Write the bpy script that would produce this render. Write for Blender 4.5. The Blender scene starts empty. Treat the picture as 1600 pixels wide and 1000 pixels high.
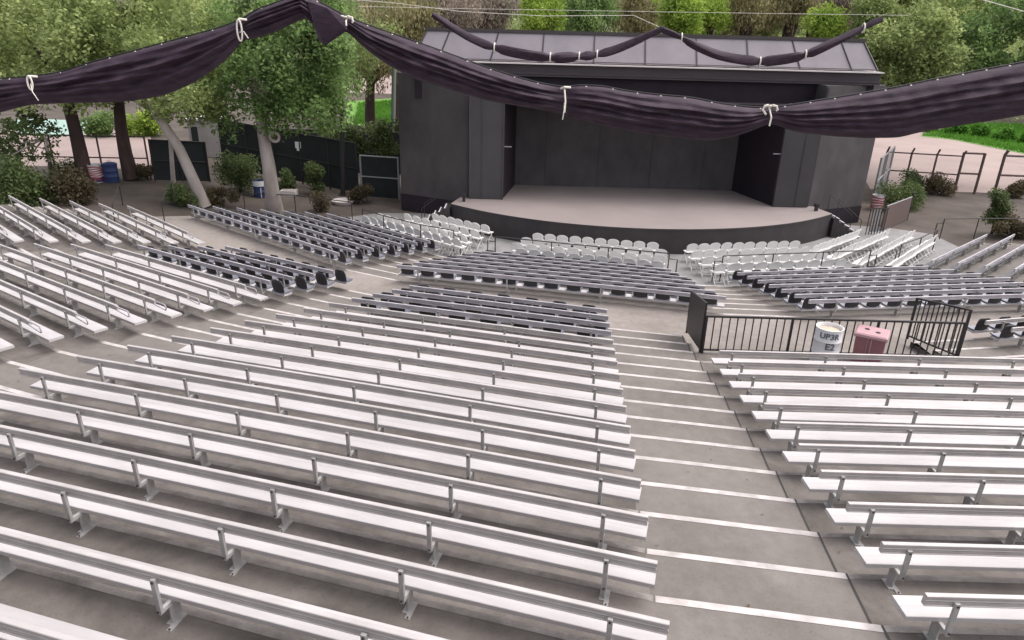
import bpy, bmesh, math, random
import numpy as np
from mathutils import Vector, Matrix

random.seed(7)
SC = bpy.context.scene
COL = SC.collection

# ------------------------------------------------------------------ camera
CAMZ = 8.77
F, TH, RO = 1089.2, 0.3851, 0.02667          # focal length in px of a 1600 px wide frame, pitch, roll
_c, _s, _cr, _sr = math.cos(TH), math.sin(TH), math.cos(RO), math.sin(RO)
MC = np.array([[_cr, -_sr, 0], [_sr, _cr, 0], [0, 0, 1]]) @ np.array([[1, 0, 0], [0, -_s, -_c], [0, _c, -_s]])
cd = bpy.data.cameras.new("camera"); cam = bpy.data.objects.new("camera", cd); COL.objects.link(cam)
cd.sensor_width = 36; cd.lens = F / 1600 * 36; cd.clip_start = 0.05; cd.clip_end = 1000
m4 = Matrix.Identity(4)
for i in range(3):
    m4[i][0] = MC[0][i]; m4[i][1] = -MC[1][i]; m4[i][2] = -MC[2][i]
m4.translation = (0, 0, CAMZ)
cam.matrix_world = m4
SC.camera = cam

def ray(px, py):
    return MC.T @ np.array([(px - 800) / F, (py - 500) / F, 1.0])
def at(px, py, z):                            # the point of height z seen at this pixel of the photograph
    d = ray(px, py); t = (z - CAMZ) / d[2]
    return Vector((d[0] * t, d[1] * t, z))
def aty(px, py, y):                           # the point at ground distance y seen at this pixel
    d = ray(px, py); t = y / d[1]
    return Vector((d[0] * t, y, CAMZ + d[2] * t))

# ------------------------------------------------------------------ light
W = bpy.data.worlds.new("World"); SC.world = W; W.use_nodes = True
nt = W.node_tree
SUN_EL, SUN_AZ = math.radians(60), math.radians(80)
sky = nt.nodes.new("ShaderNodeTexSky"); sky.sky_type = 'NISHITA'; sky.sun_disc = False
sky.sun_elevation = SUN_EL; sky.sun_rotation = SUN_AZ; sky.dust_density = 4.0; sky.air_density = 0.7; sky.ozone_density = 0.4
bg = nt.nodes["Background"]; bg.inputs[1].default_value = 0.15
hs = nt.nodes.new('ShaderNodeHueSaturation'); hs.inputs['Saturation'].default_value = 0.30      # a thin white overcast
nt.links.new(sky.outputs[0], hs.inputs['Color']); nt.links.new(hs.outputs[0], bg.inputs[0])
sd = bpy.data.lights.new("sun", 'SUN'); sd.energy = 0.7; sd.angle = math.radians(100); sd.color = (1.0, 0.90, 0.87)
sun = bpy.data.objects.new("sun", sd); COL.objects.link(sun)
sdir = Vector((math.sin(SUN_AZ) * math.cos(SUN_EL), math.cos(SUN_AZ) * math.cos(SUN_EL), math.sin(SUN_EL)))
sun.rotation_euler = sdir.to_track_quat('Z', 'Y').to_euler()
SC.view_settings.view_transform = 'Standard'; SC.view_settings.look = 'None'
SC.view_settings.exposure = 1.1; SC.view_settings.gamma = 1

# ------------------------------------------------------------------ materials
def mat(name, col, rough=0.8, metal=0.0, var=0.0, scale=4.0, col2=None, bump=0.0, spec=0.5, streak=None, detail=6.0, world=True, sub=0.0):
    m = bpy.data.materials.new(name); m.use_nodes = True
    t = m.node_tree; b = t.nodes["Principled BSDF"]
    b.inputs["Roughness"].default_value = rough; b.inputs["Metallic"].default_value = metal
    b.inputs["Specular IOR Level"].default_value = spec
    b.inputs["Base Color"].default_value = (*col, 1)
    if var > 0 or col2:
        if world:
            g = t.nodes.new("ShaderNodeNewGeometry"); src = g.outputs["Position"]
        else:
            g = t.nodes.new("ShaderNodeTexCoord"); src = g.outputs["Object"]
        mp = t.nodes.new("ShaderNodeMapping"); t.links.new(src, mp.inputs[0])
        if streak: mp.inputs["Scale"].default_value = streak
        n = t.nodes.new("ShaderNodeTexNoise"); n.inputs["Scale"].default_value = scale; n.inputs["Detail"].default_value = detail
        n.inputs["Roughness"].default_value = 0.6
        t.links.new(mp.outputs[0], n.inputs["Vector"])
        r = t.nodes.new("ShaderNodeValToRGB")
        c2 = col2 or tuple(min(1, c * (1 + var)) for c in col)
        c1 = col if col2 else tuple(c * (1 - var) for c in col)
        r.color_ramp.elements[0].color = (*c1, 1); r.color_ramp.elements[0].position = 0.34
        r.color_ramp.elements[1].color = (*c2, 1); r.color_ramp.elements[1].position = 0.66
        t.links.new(n.outputs[0], r.inputs[0]); t.links.new(r.outputs[0], b.inputs["Base Color"])
        if bump:
            bp = t.nodes.new("ShaderNodeBump"); bp.inputs["Strength"].default_value = bump; bp.inputs["Distance"].default_value = 0.02
            n2 = t.nodes.new("ShaderNodeTexNoise"); n2.inputs["Scale"].default_value = scale * 6; n2.inputs["Detail"].default_value = 4
            t.links.new(mp.outputs[0], n2.inputs["Vector"])
            t.links.new(n2.outputs[0], bp.inputs["Height"]); t.links.new(bp.outputs[0], b.inputs["Normal"])
    return m

def concrete(name, base, dark, blotch=0.9, fine=9.0):
    m = bpy.data.materials.new(name); m.use_nodes = True
    t = m.node_tree; b = t.nodes["Principled BSDF"]; b.inputs["Roughness"].default_value = 0.9
    g = t.nodes.new("ShaderNodeNewGeometry")
    def noise(s, d, r=0.6, dist=0.0):
        n = t.nodes.new("ShaderNodeTexNoise"); n.inputs["Scale"].default_value = s; n.inputs["Detail"].default_value = d
        n.inputs["Roughness"].default_value = r; n.inputs["Distortion"].default_value = dist
        t.links.new(g.outputs["Position"], n.inputs["Vector"]); return n
    a = noise(blotch, 7, 0.62, 0.4); f = noise(fine, 6, 0.7); sp = noise(42, 2, 0.5)
    r = t.nodes.new("ShaderNodeValToRGB")
    r.color_ramp.elements[0].position = 0.36; r.color_ramp.elements[0].color = (*dark, 1)
    r.color_ramp.elements[1].position = 0.58; r.color_ramp.elements[1].color = (*base, 1)
    t.links.new(a.outputs[0], r.inputs[0])
    def mul(c, fac_node, lo, hi, pos0, pos1):
        rr = t.nodes.new("ShaderNodeValToRGB"); rr.color_ramp.elements[0].position = pos0; rr.color_ramp.elements[1].position = pos1
        rr.color_ramp.elements[0].color = (lo, lo, lo, 1); rr.color_ramp.elements[1].color = (hi, hi, hi, 1)
        t.links.new(fac_node.outputs[0], rr.inputs[0])
        mx = t.nodes.new("ShaderNodeMix"); mx.data_type = 'RGBA'; mx.blend_type = 'MULTIPLY'; mx.inputs[0].default_value = 1
        t.links.new(c, mx.inputs[6]); t.links.new(rr.outputs[0], mx.inputs[7]); return mx.outputs[2]
    c = mul(r.outputs[0], f, 0.86, 1.06, 0.33, 0.66)
    c = mul(c, sp, 0.80, 1.0, 0.30, 0.40)
    t.links.new(c, b.inputs["Base Color"])
    bp = t.nodes.new("ShaderNodeBump"); bp.inputs["Strength"].default_value = 0.25; bp.inputs["Distance"].default_value = 0.01
    t.links.new(f.outputs[0], bp.inputs["Height"]); t.links.new(bp.outputs[0], b.inputs["Normal"])
    return m

def leafmat(name, c1, c2, c3=None, scale=0.42):
    m = bpy.data.materials.new(name); m.use_nodes = True
    t = m.node_tree; b = t.nodes["Principled BSDF"]; b.inputs["Roughness"].default_value = 0.6; b.inputs["Specular IOR Level"].default_value = 0.25
    g = t.nodes.new("ShaderNodeNewGeometry")
    n = t.nodes.new("ShaderNodeTexNoise"); n.inputs["Scale"].default_value = scale; n.inputs["Detail"].default_value = 3
    t.links.new(g.outputs["Position"], n.inputs["Vector"])
    ad = t.nodes.new("ShaderNodeMath"); ad.operation = 'MULTIPLY_ADD'; ad.inputs[1].default_value = 0.45; 
    t.links.new(g.outputs["Random Per Island"], ad.inputs[0])
    sb = t.nodes.new("ShaderNodeMath"); sb.operation = 'SUBTRACT'; sb.inputs[1].default_value = 0.22
    t.links.new(n.outputs[0], sb.inputs[0]); t.links.new(sb.outputs[0], ad.inputs[2])
    r = t.nodes.new("ShaderNodeValToRGB")
    r.color_ramp.elements[0].position = 0.25; r.color_ramp.elements[0].color = (*c1, 1)
    r.color_ramp.elements[1].position = 0.72; r.color_ramp.elements[1].color = (*c2, 1)
    if c3:
        e = r.color_ramp.elements.new(0.9); e.color = (*c3, 1)
    t.links.new(ad.outputs[0], r.inputs[0]); t.links.new(r.outputs[0], b.inputs["Base Color"])
    tr = t.nodes.new("ShaderNodeBsdfTranslucent"); t.links.new(r.outputs[0], tr.inputs[0])
    mx = t.nodes.new("ShaderNodeMixShader"); mx.inputs[0].default_value = 0.45
    t.links.new(b.outputs[0], mx.inputs[1]); t.links.new(tr.outputs[0], mx.inputs[2])
    t.links.new(mx.outputs[0], t.nodes["Material Output"].inputs[0])
    return m

def screenmat(name, col, alpha):
    m = bpy.data.materials.new(name); m.use_nodes = True
    t = m.node_tree; b = t.nodes["Principled BSDF"]; b.inputs["Base Color"].default_value = (*col, 1); b.inputs["Roughness"].default_value = 0.8
    tr = t.nodes.new("ShaderNodeBsdfTransparent"); mx = t.nodes.new("ShaderNodeMixShader"); mx.inputs[0].default_value = alpha
    t.links.new(tr.outputs[0], mx.inputs[1]); t.links.new(b.outputs[0], mx.inputs[2]); t.links.new(mx.outputs[0], t.nodes["Material Output"].inputs[0])
    return m

M = {}
M['conc'] = concrete('terrace_concrete', (0.196, 0.174, 0.158), (0.150, 0.132, 0.119), 0.45, 5.0)
M['row'] = concrete('row_floor_concrete', (0.190, 0.166, 0.150), (0.104, 0.090, 0.080), 0.75, 6.0)  # bench-row floors, with darker blotches than the aisles
M['walk'] = concrete('walkway_concrete', (0.275, 0.240, 0.218), (0.205, 0.177, 0.160), 0.5, 5.0)
M['nose'] = concrete('bare_step_edge', (0.33, 0.30, 0.28), (0.20, 0.18, 0.165), 2.2, 14)
M['pit'] = concrete('pit_concrete', (0.27, 0.26, 0.257), (0.21, 0.20, 0.197))
M['paint'] = mat('white_step_paint', (0.36, 0.325, 0.31), 0.75, col2=(0.56, 0.515, 0.50), scale=4.5, detail=9)
M['joint'] = mat('joint_filler', (0.05, 0.047, 0.045), 0.9)
M['seatw'] = mat('white_seat_plank', (0.40, 0.375, 0.372), 0.5, col2=(0.51, 0.485, 0.485), scale=2.2, streak=(0.35, 1.5, 1), world=False, detail=8)
M['seat_old'] = mat('dull_grey_seat_plank', (0.085, 0.082, 0.088), 0.6, var=0.25, scale=3)
M['alu_old'] = mat('lilac_grey_aluminium', (0.42, 0.395, 0.42), 0.55, 0.12, var=0.15, scale=2.5)
M['alu'] = mat('weathered_aluminium', (0.475, 0.44, 0.428), 0.5, 0.2, var=0.12, scale=2.5)
M['alud'] = mat('grey_bracket', (0.40, 0.385, 0.375), 0.55, 0.25, var=0.15, scale=9)
M['bolt'] = mat('bolt_steel', (0.06, 0.058, 0.055), 0.5, 0.5)
M['black_seat'] = mat('black_plastic_seat', (0.028, 0.027, 0.032), 0.42, spec=0.5)
M['seat_pan'] = mat('slate_seat_pan', (0.19, 0.19, 0.225), 0.38, var=0.1, scale=1.2)
M['chair'] = mat('white_resin', (0.74, 0.725, 0.71), 0.5, var=0.05, scale=2)
M['iron'] = mat('dark_iron', (0.035, 0.031, 0.032), 0.5, 0.3)
M['galv'] = mat('galvanised_pipe', (0.30, 0.30, 0.31), 0.5, 0.4)
M['rust'] = mat('rusty_fence_steel', (0.11, 0.075, 0.068), 0.8, 0.1)
M['cloth'] = mat('shade_cloth', (0.037, 0.021, 0.035), 0.72, var=0.35, scale=5, streak=(1, 1, 3), spec=0.35, bump=0.35)
M['rope'] = mat('white_rope', (0.72, 0.68, 0.60), 0.9)
M['wall'] = mat('stage_wall', (0.068, 0.061, 0.062), 0.75, var=0.22, scale=0.9, streak=(1, 1, 0.6), spec=0.35)
M['panel'] = mat('wing_panel', (0.058, 0.054, 0.056), 0.7, var=0.12, scale=0.7, spec=0.35)
M['dark'] = mat('stage_black', (0.020, 0.014, 0.020), 0.8, var=0.15, scale=1, spec=0.3)
M['deckf'] = mat('stage_front_board', (0.030, 0.025, 0.027), 0.7, var=0.2, scale=1.5)
M['deck'] = mat('stage_floor', (0.255, 0.215, 0.205), 0.75, var=0.07, scale=0.5)
M['roof'] = mat('roof_metal', (0.240, 0.212, 0.235), 0.55, 0.1, var=0.1, scale=0.7)
M['trim'] = mat('roof_trim', (0.055, 0.045, 0.045), 0.6)
M['fascia'] = mat('fascia_board', (0.060, 0.047, 0.053), 0.65, var=0.12, scale=0.8, streak=(1, 1, 4))
M['drip'] = mat('pale_drip_edge', (0.66, 0.60, 0.58), 0.6)
M['dirt'] = mat('bare_ground', (0.062, 0.048, 0.04), 0.95, col2=(0.110, 0.087, 0.073), scale=0.55, bump=0.4)
M['road'] = mat('pale_road', (0.31, 0.235, 0.218), 0.9, col2=(0.37, 0.285, 0.262), scale=0.25)
M['lawn'] = mat('lawn', (0.085, 0.20, 0.028), 0.9, col2=(0.16, 0.31, 0.055), scale=0.5)
M['grass'] = leafmat('grass_blades', (0.07, 0.19, 0.02), (0.15, 0.34, 0.05))
M['court'] = mat('court_surface', (0.30, 0.42, 0.37), 0.9, var=0.06, scale=0.4)
M['barkp'] = mat('pale_bark', (0.30, 0.25, 0.225), 0.9, col2=(0.44, 0.385, 0.355), scale=2.0, streak=(1, 1, 0.35), bump=0.5)
M['barkd'] = mat('dark_bark', (0.045, 0.026, 0.024), 0.95, col2=(0.085, 0.055, 0.048), scale=3.0, streak=(1, 1, 0.3), bump=0.5)
M['olive'] = leafmat('olive_leaves', (0.153, 0.203, 0.071), (0.426, 0.507, 0.193), (0.669, 0.710, 0.344))
M['green'] = leafmat('green_leaves', (0.095, 0.14, 0.05), (0.27, 0.41, 0.135), (0.45, 0.56, 0.23))
M['bright'] = leafmat('bright_leaves', (0.18, 0.27, 0.045), (0.42, 0.56, 0.10), (0.62, 0.70, 0.20))
M['drygreen'] = leafmat('dry_leaves', (0.166, 0.147, 0.078), (0.431, 0.392, 0.196), (0.705, 0.626, 0.392))
M['pepper'] = leafmat('grey_leaves', (0.182, 0.155, 0.127), (0.473, 0.391, 0.319), (0.720, 0.601, 0.491))
M['shrub'] = leafmat('shrub_leaves', (0.058, 0.080, 0.035), (0.163, 0.221, 0.080), (0.288, 0.326, 0.144))
M['redshrub'] = leafmat('reddish_leaves', (0.068, 0.051, 0.033), (0.180, 0.150, 0.083), (0.300, 0.225, 0.135))
M['screen'] = mat('fence_windscreen', (0.018, 0.021, 0.023), 0.9, var=0.25, scale=0.8)
M['chain'] = screenmat('chain_link_wire', (0.30, 0.27, 0.26), 0.10)
M['chaing'] = screenmat('grey_chain_link', (0.13, 0.13, 0.14), 0.62)
M['shed'] = mat('pale_shed_paint', (0.36, 0.335, 0.33), 0.7, var=0.08, scale=1)
M['white'] = mat('white_paint', (0.72, 0.71, 0.72), 0.6, var=0.04, scale=3)
M['ply'] = mat('can_inside', (0.50, 0.40, 0.31), 0.8, var=0.15, scale=6)
M['ink'] = mat('faded_ink', (0.10, 0.11, 0.15), 0.8, var=0.3, scale=30)
M['red'] = mat('red_paint', (0.42, 0.05, 0.06), 0.6)
M['blue'] = mat('blue_paint', (0.03, 0.048, 0.14), 0.55, var=0.12, scale=4)
M['pinkbox'] = mat('faded_red_plastic', (0.28, 0.125, 0.14), 0.55, var=0.1, scale=3)
M['pinklid'] = mat('faded_pink_lid', (0.42, 0.245, 0.265), 0.5, var=0.08, scale=4)
M['hole'] = mat('black_hole', (0.012, 0.010, 0.012), 0.9)
M['polegreen'] = mat('grey_green_pole', (0.16, 0.19, 0.16), 0.6)

# ------------------------------------------------------------------ mesh helpers
class MB:
    def __init__(s): s.v = []; s.f = []; s.m = []
    def add(s, vs, fs, mi=0):
        o = len(s.v); s.v += [tuple(v) for v in vs]
        s.f += [tuple(i + o for i in f) for f in fs]; s.m += [mi] * len(fs); return s
    def box(s, x0, x1, y0, y1, z0, z1, mi=0):
        return s.add([(x0, y0, z0), (x1, y0, z0), (x1, y1, z0), (x0, y1, z0), (x0, y0, z1), (x1, y0, z1), (x1, y1, z1), (x0, y1, z1)],
                     [(0, 3, 2, 1), (4, 5, 6, 7), (0, 1, 5, 4), (1, 2, 6, 5), (2, 3, 7, 6), (3, 0, 4, 7)], mi)
    def beam(s, a, b, w, h, mi=0, up=(0, 0, 1)):
        a = Vector(a); b = Vector(b); d = (b - a).normalized(); u = Vector(up)
        if abs(d.dot(u)) > 0.98: u = Vector((0, 1, 0))
        r = d.cross(u).normalized() * (w / 2); u = r.cross(d).normalized() * (h / 2)
        vs = [a - r - u, a + r - u, a + r + u, a - r + u, b - r - u, b + r - u, b + r + u, b - r + u]
        return s.add(vs, [(0, 1, 2, 3), (7, 6, 5, 4), (4, 5, 1, 0), (5, 6, 2, 1), (6, 7, 3, 2), (7, 4, 0, 3)], mi)
    def tube(s, pts, r, n=8, mi=0, cap=True):
        pts = [Vector(p) for p in pts]; rs = r if isinstance(r, (list, tuple)) else [r] * len(pts)
        o = len(s.v); ref = None
        for i, p in enumerate(pts):
            d = (pts[min(i + 1, len(pts) - 1)] - pts[max(i - 1, 0)]).normalized()
            if ref is None: ref = Vector((0, 0, 1)) if abs(d.z) < 0.9 else Vector((1, 0, 0))
            x = d.cross(ref).normalized(); y = x.cross(d).normalized(); ref = y
            for k in range(n):
                a = 2 * math.pi * k / n
                s.v.append(tuple(p + (x * math.cos(a) + y * math.sin(a)) * rs[i]))
        for i in range(len(pts) - 1):
            for k in range(n):
                a = o + i * n + k; b = o + i * n + (k + 1) % n
                s.f.append((a, b, b + n, a + n)); s.m.append(mi)
        if cap:
            s.f.append(tuple(o + k for k in reversed(range(n)))); s.m.append(mi)
            e = o + (len(pts) - 1) * n
            s.f.append(tuple(e + k for k in range(n))); s.m.append(mi)
        return s
    def rings(s, rings, mi=0, closed=True, cap=True):
        o = len(s.v); n = len(rings[0])
        for r in rings: s.v += [tuple(v) for v in r]
        for i in range(len(rings) - 1):
            for k in range(n if closed else n - 1):
                a = o + i * n + k; b = o + i * n + (k + 1) % n
                s.f.append((a, b, b + n, a + n)); s.m.append(mi)
        if cap and closed:
            s.f.append(tuple(o + k for k in reversed(range(n)))); s.m.append(mi)
            e = o + (len(rings) - 1) * n
            s.f.append(tuple(e + k for k in range(n))); s.m.append(mi)
        return s
    def extrude_x(s, prof, x0, x1, mi=0):
        return s.rings([[(x0, y, z) for y, z in prof], [(x1, y, z) for y, z in prof]], mi)
    def lathe(s, prof, c=(0, 0, 0), n=20, mi=0, cap=True):
        rr = [[(c[0] + r * math.cos(2 * math.pi * k / n), c[1] + r * math.sin(2 * math.pi * k / n), c[2] + z) for k in range(n)] for r, z in prof]
        return s.rings(rr, mi, True, cap)
    def mesh(s, name, mats, smooth=False):
        me = bpy.data.meshes.new(name); me.from_pydata(s.v, [], s.f)
        for m in (mats if isinstance(mats, (list, tuple)) else [mats]): me.materials.append(m)
        me.polygons.foreach_set('material_index', s.m)
        bm = bmesh.new(); bm.from_mesh(me); bmesh.ops.recalc_face_normals(bm, faces=bm.faces); bm.to_mesh(me); bm.free()
        if smooth:
            me.polygons.foreach_set('use_smooth', [True] * len(me.polygons))
            try: me.set_sharp_from_angle(angle=math.radians(40))
            except Exception: pass
        me.update(); return me
    def build(s, name, mats, parent=None, smooth=False, loc=None):
        return link(name, s.mesh(name, mats, smooth), parent, loc)

def link(name, me, parent=None, loc=None, rot=None):
    o = bpy.data.objects.new(name, me); COL.objects.link(o)
    if parent: o.parent = parent
    if loc is not None: o.location = loc
    if rot is not None: o.rotation_euler = rot
    return o
def tag(o, label=None, cat=None, group=None, kind=None):
    if label: o['label'] = label
    if cat: o['category'] = cat
    if group: o['group'] = group
    if kind: o['kind'] = kind
    return o
def empty(name, loc, rz, label, cat, group=None):
    o = bpy.data.objects.new(name, None); COL.objects.link(o); o.empty_display_size = 0.2
    o.location = loc; o.rotation_euler = (0, 0, rz)
    return tag(o, label, cat, group)
def struct(o): o['kind'] = 'structure'; return o
ORD = ['first', 'second', 'third', 'fourth', 'fifth', 'sixth', 'seventh', 'eighth', 'ninth', 'tenth', 'eleventh', 'twelfth', 'thirteenth',
       'fourteenth', 'fifteenth', 'sixteenth', 'seventeenth', 'eighteenth', 'nineteenth', 'twentieth', 'twenty-first']

# ------------------------------------------------------------------ the stepped terrace: step edges, upper tier k = -6..16, lower tier j = 1..7
V2 = lambda a: Vector((a[0], a[1]))
def TZ(k): return 3.657 - 0.165 * (k - 1)
def FZ(j): return 1.017 - 0.145 * (j - 1)
PHI = 0.2678; U = Vector((math.cos(PHI), -math.sin(PHI))); N = Vector((math.sin(PHI), math.cos(PHI)))
def C_r(k): return Vector((1.3731, 4.4283)) + (0.9 * N - 0.1595 * U) * (k - 1)      # rail ends of the bench rows
def C_l(k): return C_r(k) - U * (9.6087 - 0.3064 * (k - 4))
def R_l(k): return Vector((3.85 + 0.074 * (k - 2), 5.01 + 0.902 * (k - 2)))
def R_r(k): return Vector((12.3 - 0.084 * (k - 2), 5.0 + 0.902 * (k - 2)))
def UL_r(k): return Vector((-9.02 + 0.369 * (k - 6), 12.2 + 0.846 * (k - 6)))
def UL_l(k): return Vector((-14.06 + 0.678 * (k - 10), 19.66 + 0.597 * (k - 10)))
def FL_r(k): return Vector((-14.48 + 0.6775 * (k - 12), 22.25 + 0.605 * (k - 12)))
def FL_l(k): return Vector((-20.01 + 0.9375 * (k - 12), 27.19 + 0.39 * (k - 12)))
def UR_l(k): return Vector((13.1 - 0.085 * (k - 16), 17.99 + 0.9 * (k - 16)))
def UR_r(k): return UR_l(k) + Vector((math.cos(0.253), math.sin(0.253))) * (8.2 - 0.28 * (k - 16))
def LL_r(j): return Vector((-6.07 + 0.427 * (j - 1), 23.29 + 0.82 * (j - 1)))
def LL_l(j): return Vector((-14.25 + 0.883 * (j - 1), 29.92 + 0.44 * (j - 1)))
def C2_l(j): return Vector((-3.88 + 0.433 * (j - 1), 22.15 + 0.797 * (j - 1)))
def C2_r(j): return Vector((6.46 - 0.082 * (j - 1), 19.87 + 0.89 * (j - 1)))
def R2_l(j): return Vector((8.93 - 0.085 * (j - 1), 19.78 + 0.877 * (j - 1)))
def R2_r(j): return Vector((19.28 - 0.48 * (j - 1), 21.33 + 0.867 * (j - 1)))
def FR_l(j): return Vector((17.0, 27.35)) + Vector((0.56, -0.79)) * (7 - j)
def FR_r(j): return Vector((22.1, 31.95)) + Vector((0.95, -0.44)) * (7 - j)
def edge(a, b, off=0.26):
    d = (b - a).normalized(); n = Vector((-d.y, d.x)); return a + n * off, b + n * off
PLX0, PLX1, PLK = 4.78, 11.25, 14
def upper(k):
    fl = edge(FL_l(k), FL_r(k)); ul = edge(UL_l(k), UL_r(k)); c = edge(C_l(k), C_r(k)); r = edge(R_l(k), R_r(k)); ur = edge(UR_l(k), UR_r(k))
    fa = fl[0] + (fl[0] - fl[1]).normalized() * 1.5
    if k <= 1: r = (Vector((r[0].x - 0.13, r[0].y)), r[1])
    else: r = (r[0] - Vector((0.13, 0)), r[1])
    def pl(x, kk):
        rr = edge(R_l(kk), R_r(kk)); return Vector((x, rr[0].y))
    kc = min(k, PLK)
    return [fa, fl[0], fl[1], ul[0], ul[1], c[0], c[1], r[0], pl(PLX0, k), pl(PLX0, kc), pl(PLX1, kc), pl(PLX1, k), r[1], ur[0], ur[1], ur[1] + (ur[1] - ur[0]).normalized() * 3]
UP_AISLE = {2: 'a', 3: 'a', 4: 'a', 6: 'a', 12: 'a'}        # segment index starting an aisle
def lower(j):
    ll = edge(LL_l(j), LL_r(j)); c = edge(C2_l(j), C2_r(j)); r = edge(R2_l(j), R2_r(j)); fr = edge(FR_l(j), FR_r(j))
    return [ll[0] + (ll[0] - ll[1]).normalized() * 0.6, ll[0], ll[1], c[0], c[1], r[0], r[1], fr[0], fr[1], fr[1] + (fr[1] - fr[0]).normalized()]
tm = MB(); pm = MB()
def v3(p, z): return (p.x, p.y, z)
def quad(mb, a, b, c, d, mi=0):
    if (Vector(a) - Vector(d)).length < 1e-4 and (Vector(b) - Vector(c)).length < 1e-4: return
    if (Vector(a) - Vector(b)).length < 1e-4 and (Vector(d) - Vector(c)).length < 1e-4: return
    mb.add([a, b, c, d], [(0, 1, 2, 3)], mi)
def strip_line(a, b, z, wide, mi, mb, t0=0.004):            # a thin strip along a step edge, on the tread behind it
    d = (b - a)
    if d.length < 0.05: return
    d = d.normalized(); n = Vector((d.y, -d.x)) * wide
    mb.add([v3(a, z + t0), v3(b, z + t0), v3(b + n, z + t0), v3(a + n, z + t0)], [(0, 1, 2, 3)], mi)
TREADS = []
UPP = {k: upper(k) for k in range(-6, 17)}
for k in range(-5, 17):
    A, B = UPP[k - 1], UPP[k]; z = TZ(k)
    for i in range(len(A) - 1):
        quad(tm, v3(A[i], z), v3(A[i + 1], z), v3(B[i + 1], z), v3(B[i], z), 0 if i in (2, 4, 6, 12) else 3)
        TREADS.append((A[i], A[i + 1], B[i + 1], B[i], z))
        quad(tm, v3(B[i], z), v3(B[i + 1], z), v3(B[i + 1], z - 0.165), v3(B[i], z - 0.165))
        if i in (2, 4, 6, 12):
            if i != 2: strip_line(B[i] if i == 4 else B[i] + (B[i + 1] - B[i]).normalized() * 0.02, B[i + 1], z, 0.092, 0, pm)
            else: strip_line(B[i], B[i] + (B[i + 1] - B[i]) * 0.9, z, 0.088, 0, pm)
        elif (B[i + 1] - B[i]).length > 0.1 and i not in (8, 10):
            strip_line(B[i], B[i + 1], z, 0.085, 1, tm)
    # dark joint along the right hand edge of the aisle
    j0, j1 = A[7], B[7]
    tm.add([v3(j0 + Vector((-0.012, 0)), z + 0.007), v3(j0 + Vector((0.012, 0)), z + 0.007), v3(j1 + Vector((0.012, 0)), z + 0.007), v3(j1 + Vector((-0.012, 0)), z + 0.007)], [(0, 1, 2, 3)], 2)
    for e, nn in ((0, -1), (len(A) - 1, 1)):
        tm.add([v3(A[e], z), v3(B[e], z), v3(B[e], -1), v3(A[e], -1)], [(0, 1, 2, 3)])
LOW = {j: lower(j) for j in range(1, 8)}
wz = FZ(1)
for j in range(2, 8):
    A, B = LOW[j - 1], LOW[j]; z = FZ(j)
    for i in range(len(A) - 1):
        quad(tm, v3(A[i], z), v3(A[i + 1], z), v3(B[i + 1], z), v3(B[i], z))
    for e in (0, len(A) - 1):
        tm.add([v3(A[e], z), v3(B[e], z), v3(B[e], -1), v3(A[e], -1)], [(0, 1, 2, 3)])
for j in range(1, 8):
    B = LOW[j]; z = FZ(j)
    for i in range(len(B) - 1):
        quad(tm, v3(B[i], z), v3(B[i + 1], z), v3(B[i + 1], z - 0.145), v3(B[i], z - 0.145))
        if i in (2, 4): strip_line(B[i], B[i + 1], z, 0.09, 0, pm)
        else: strip_line(B[i], B[i + 1], z, 0.08, 1, tm)
# the level walkway between the two tiers
from mathutils.geometry import tessellate_polygon
def ngon(mb, pts, z, mi=0):
    cl = []
    for p in pts:
        if not cl or (p - cl[-1]).length > 1e-3: cl.append(p)
    tris = tessellate_polygon([[Vector((p.x, p.y, 0)) for p in cl]])
    mb.add([v3(p, z) for p in cl], tris, mi)
ngon(tm, UPP[16] + list(reversed(LOW[1])), wz, 4)
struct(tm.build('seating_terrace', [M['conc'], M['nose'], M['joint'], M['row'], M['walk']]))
struct(pm.build('painted_step_edges', [M['paint']]))
# concrete pit floor before the stage
pp = list(LOW[7]) + [Vector((24.5, 33.2)), Vector((21, 35)), Vector((19.5, 36.0)), Vector((16, 36.5)), Vector((-3, 36.5)), Vector((-7.2, 36.2)), Vector((-9.5, 34.4))]
pf = MB(); ngon(pf, pp, 0.0); struct(pf.build('pit_floor', [M['pit']]))

# dry leaves and litter lying on the treads
rng = np.random.default_rng(21); LV = []
TR_ = [t for t in TREADS if (t[1] - t[0]).length > 0.5]
for _ in range(700):
    a, b, c, d, z = TR_[rng.integers(len(TR_))]; u, v = rng.random(), rng.random() ** 1.6
    p = (a.lerp(b, u)).lerp(d.lerp(c, u), v * 0.9); an = rng.uniform(0, 6.28); L = rng.uniform(0.012, 0.034); w = L * rng.uniform(0.3, 0.6)
    ca, sa = math.cos(an), math.sin(an)
    for (x, y, h) in ((-L, 0, 0.004), (0, -w, 0.012), (L, 0, 0.005), (0, w, 0.010)): LV.append((p.x + x * ca - y * sa, p.y + x * sa + y * ca, z + h + 0.004))
LITTER = np.array(LV)

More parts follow.
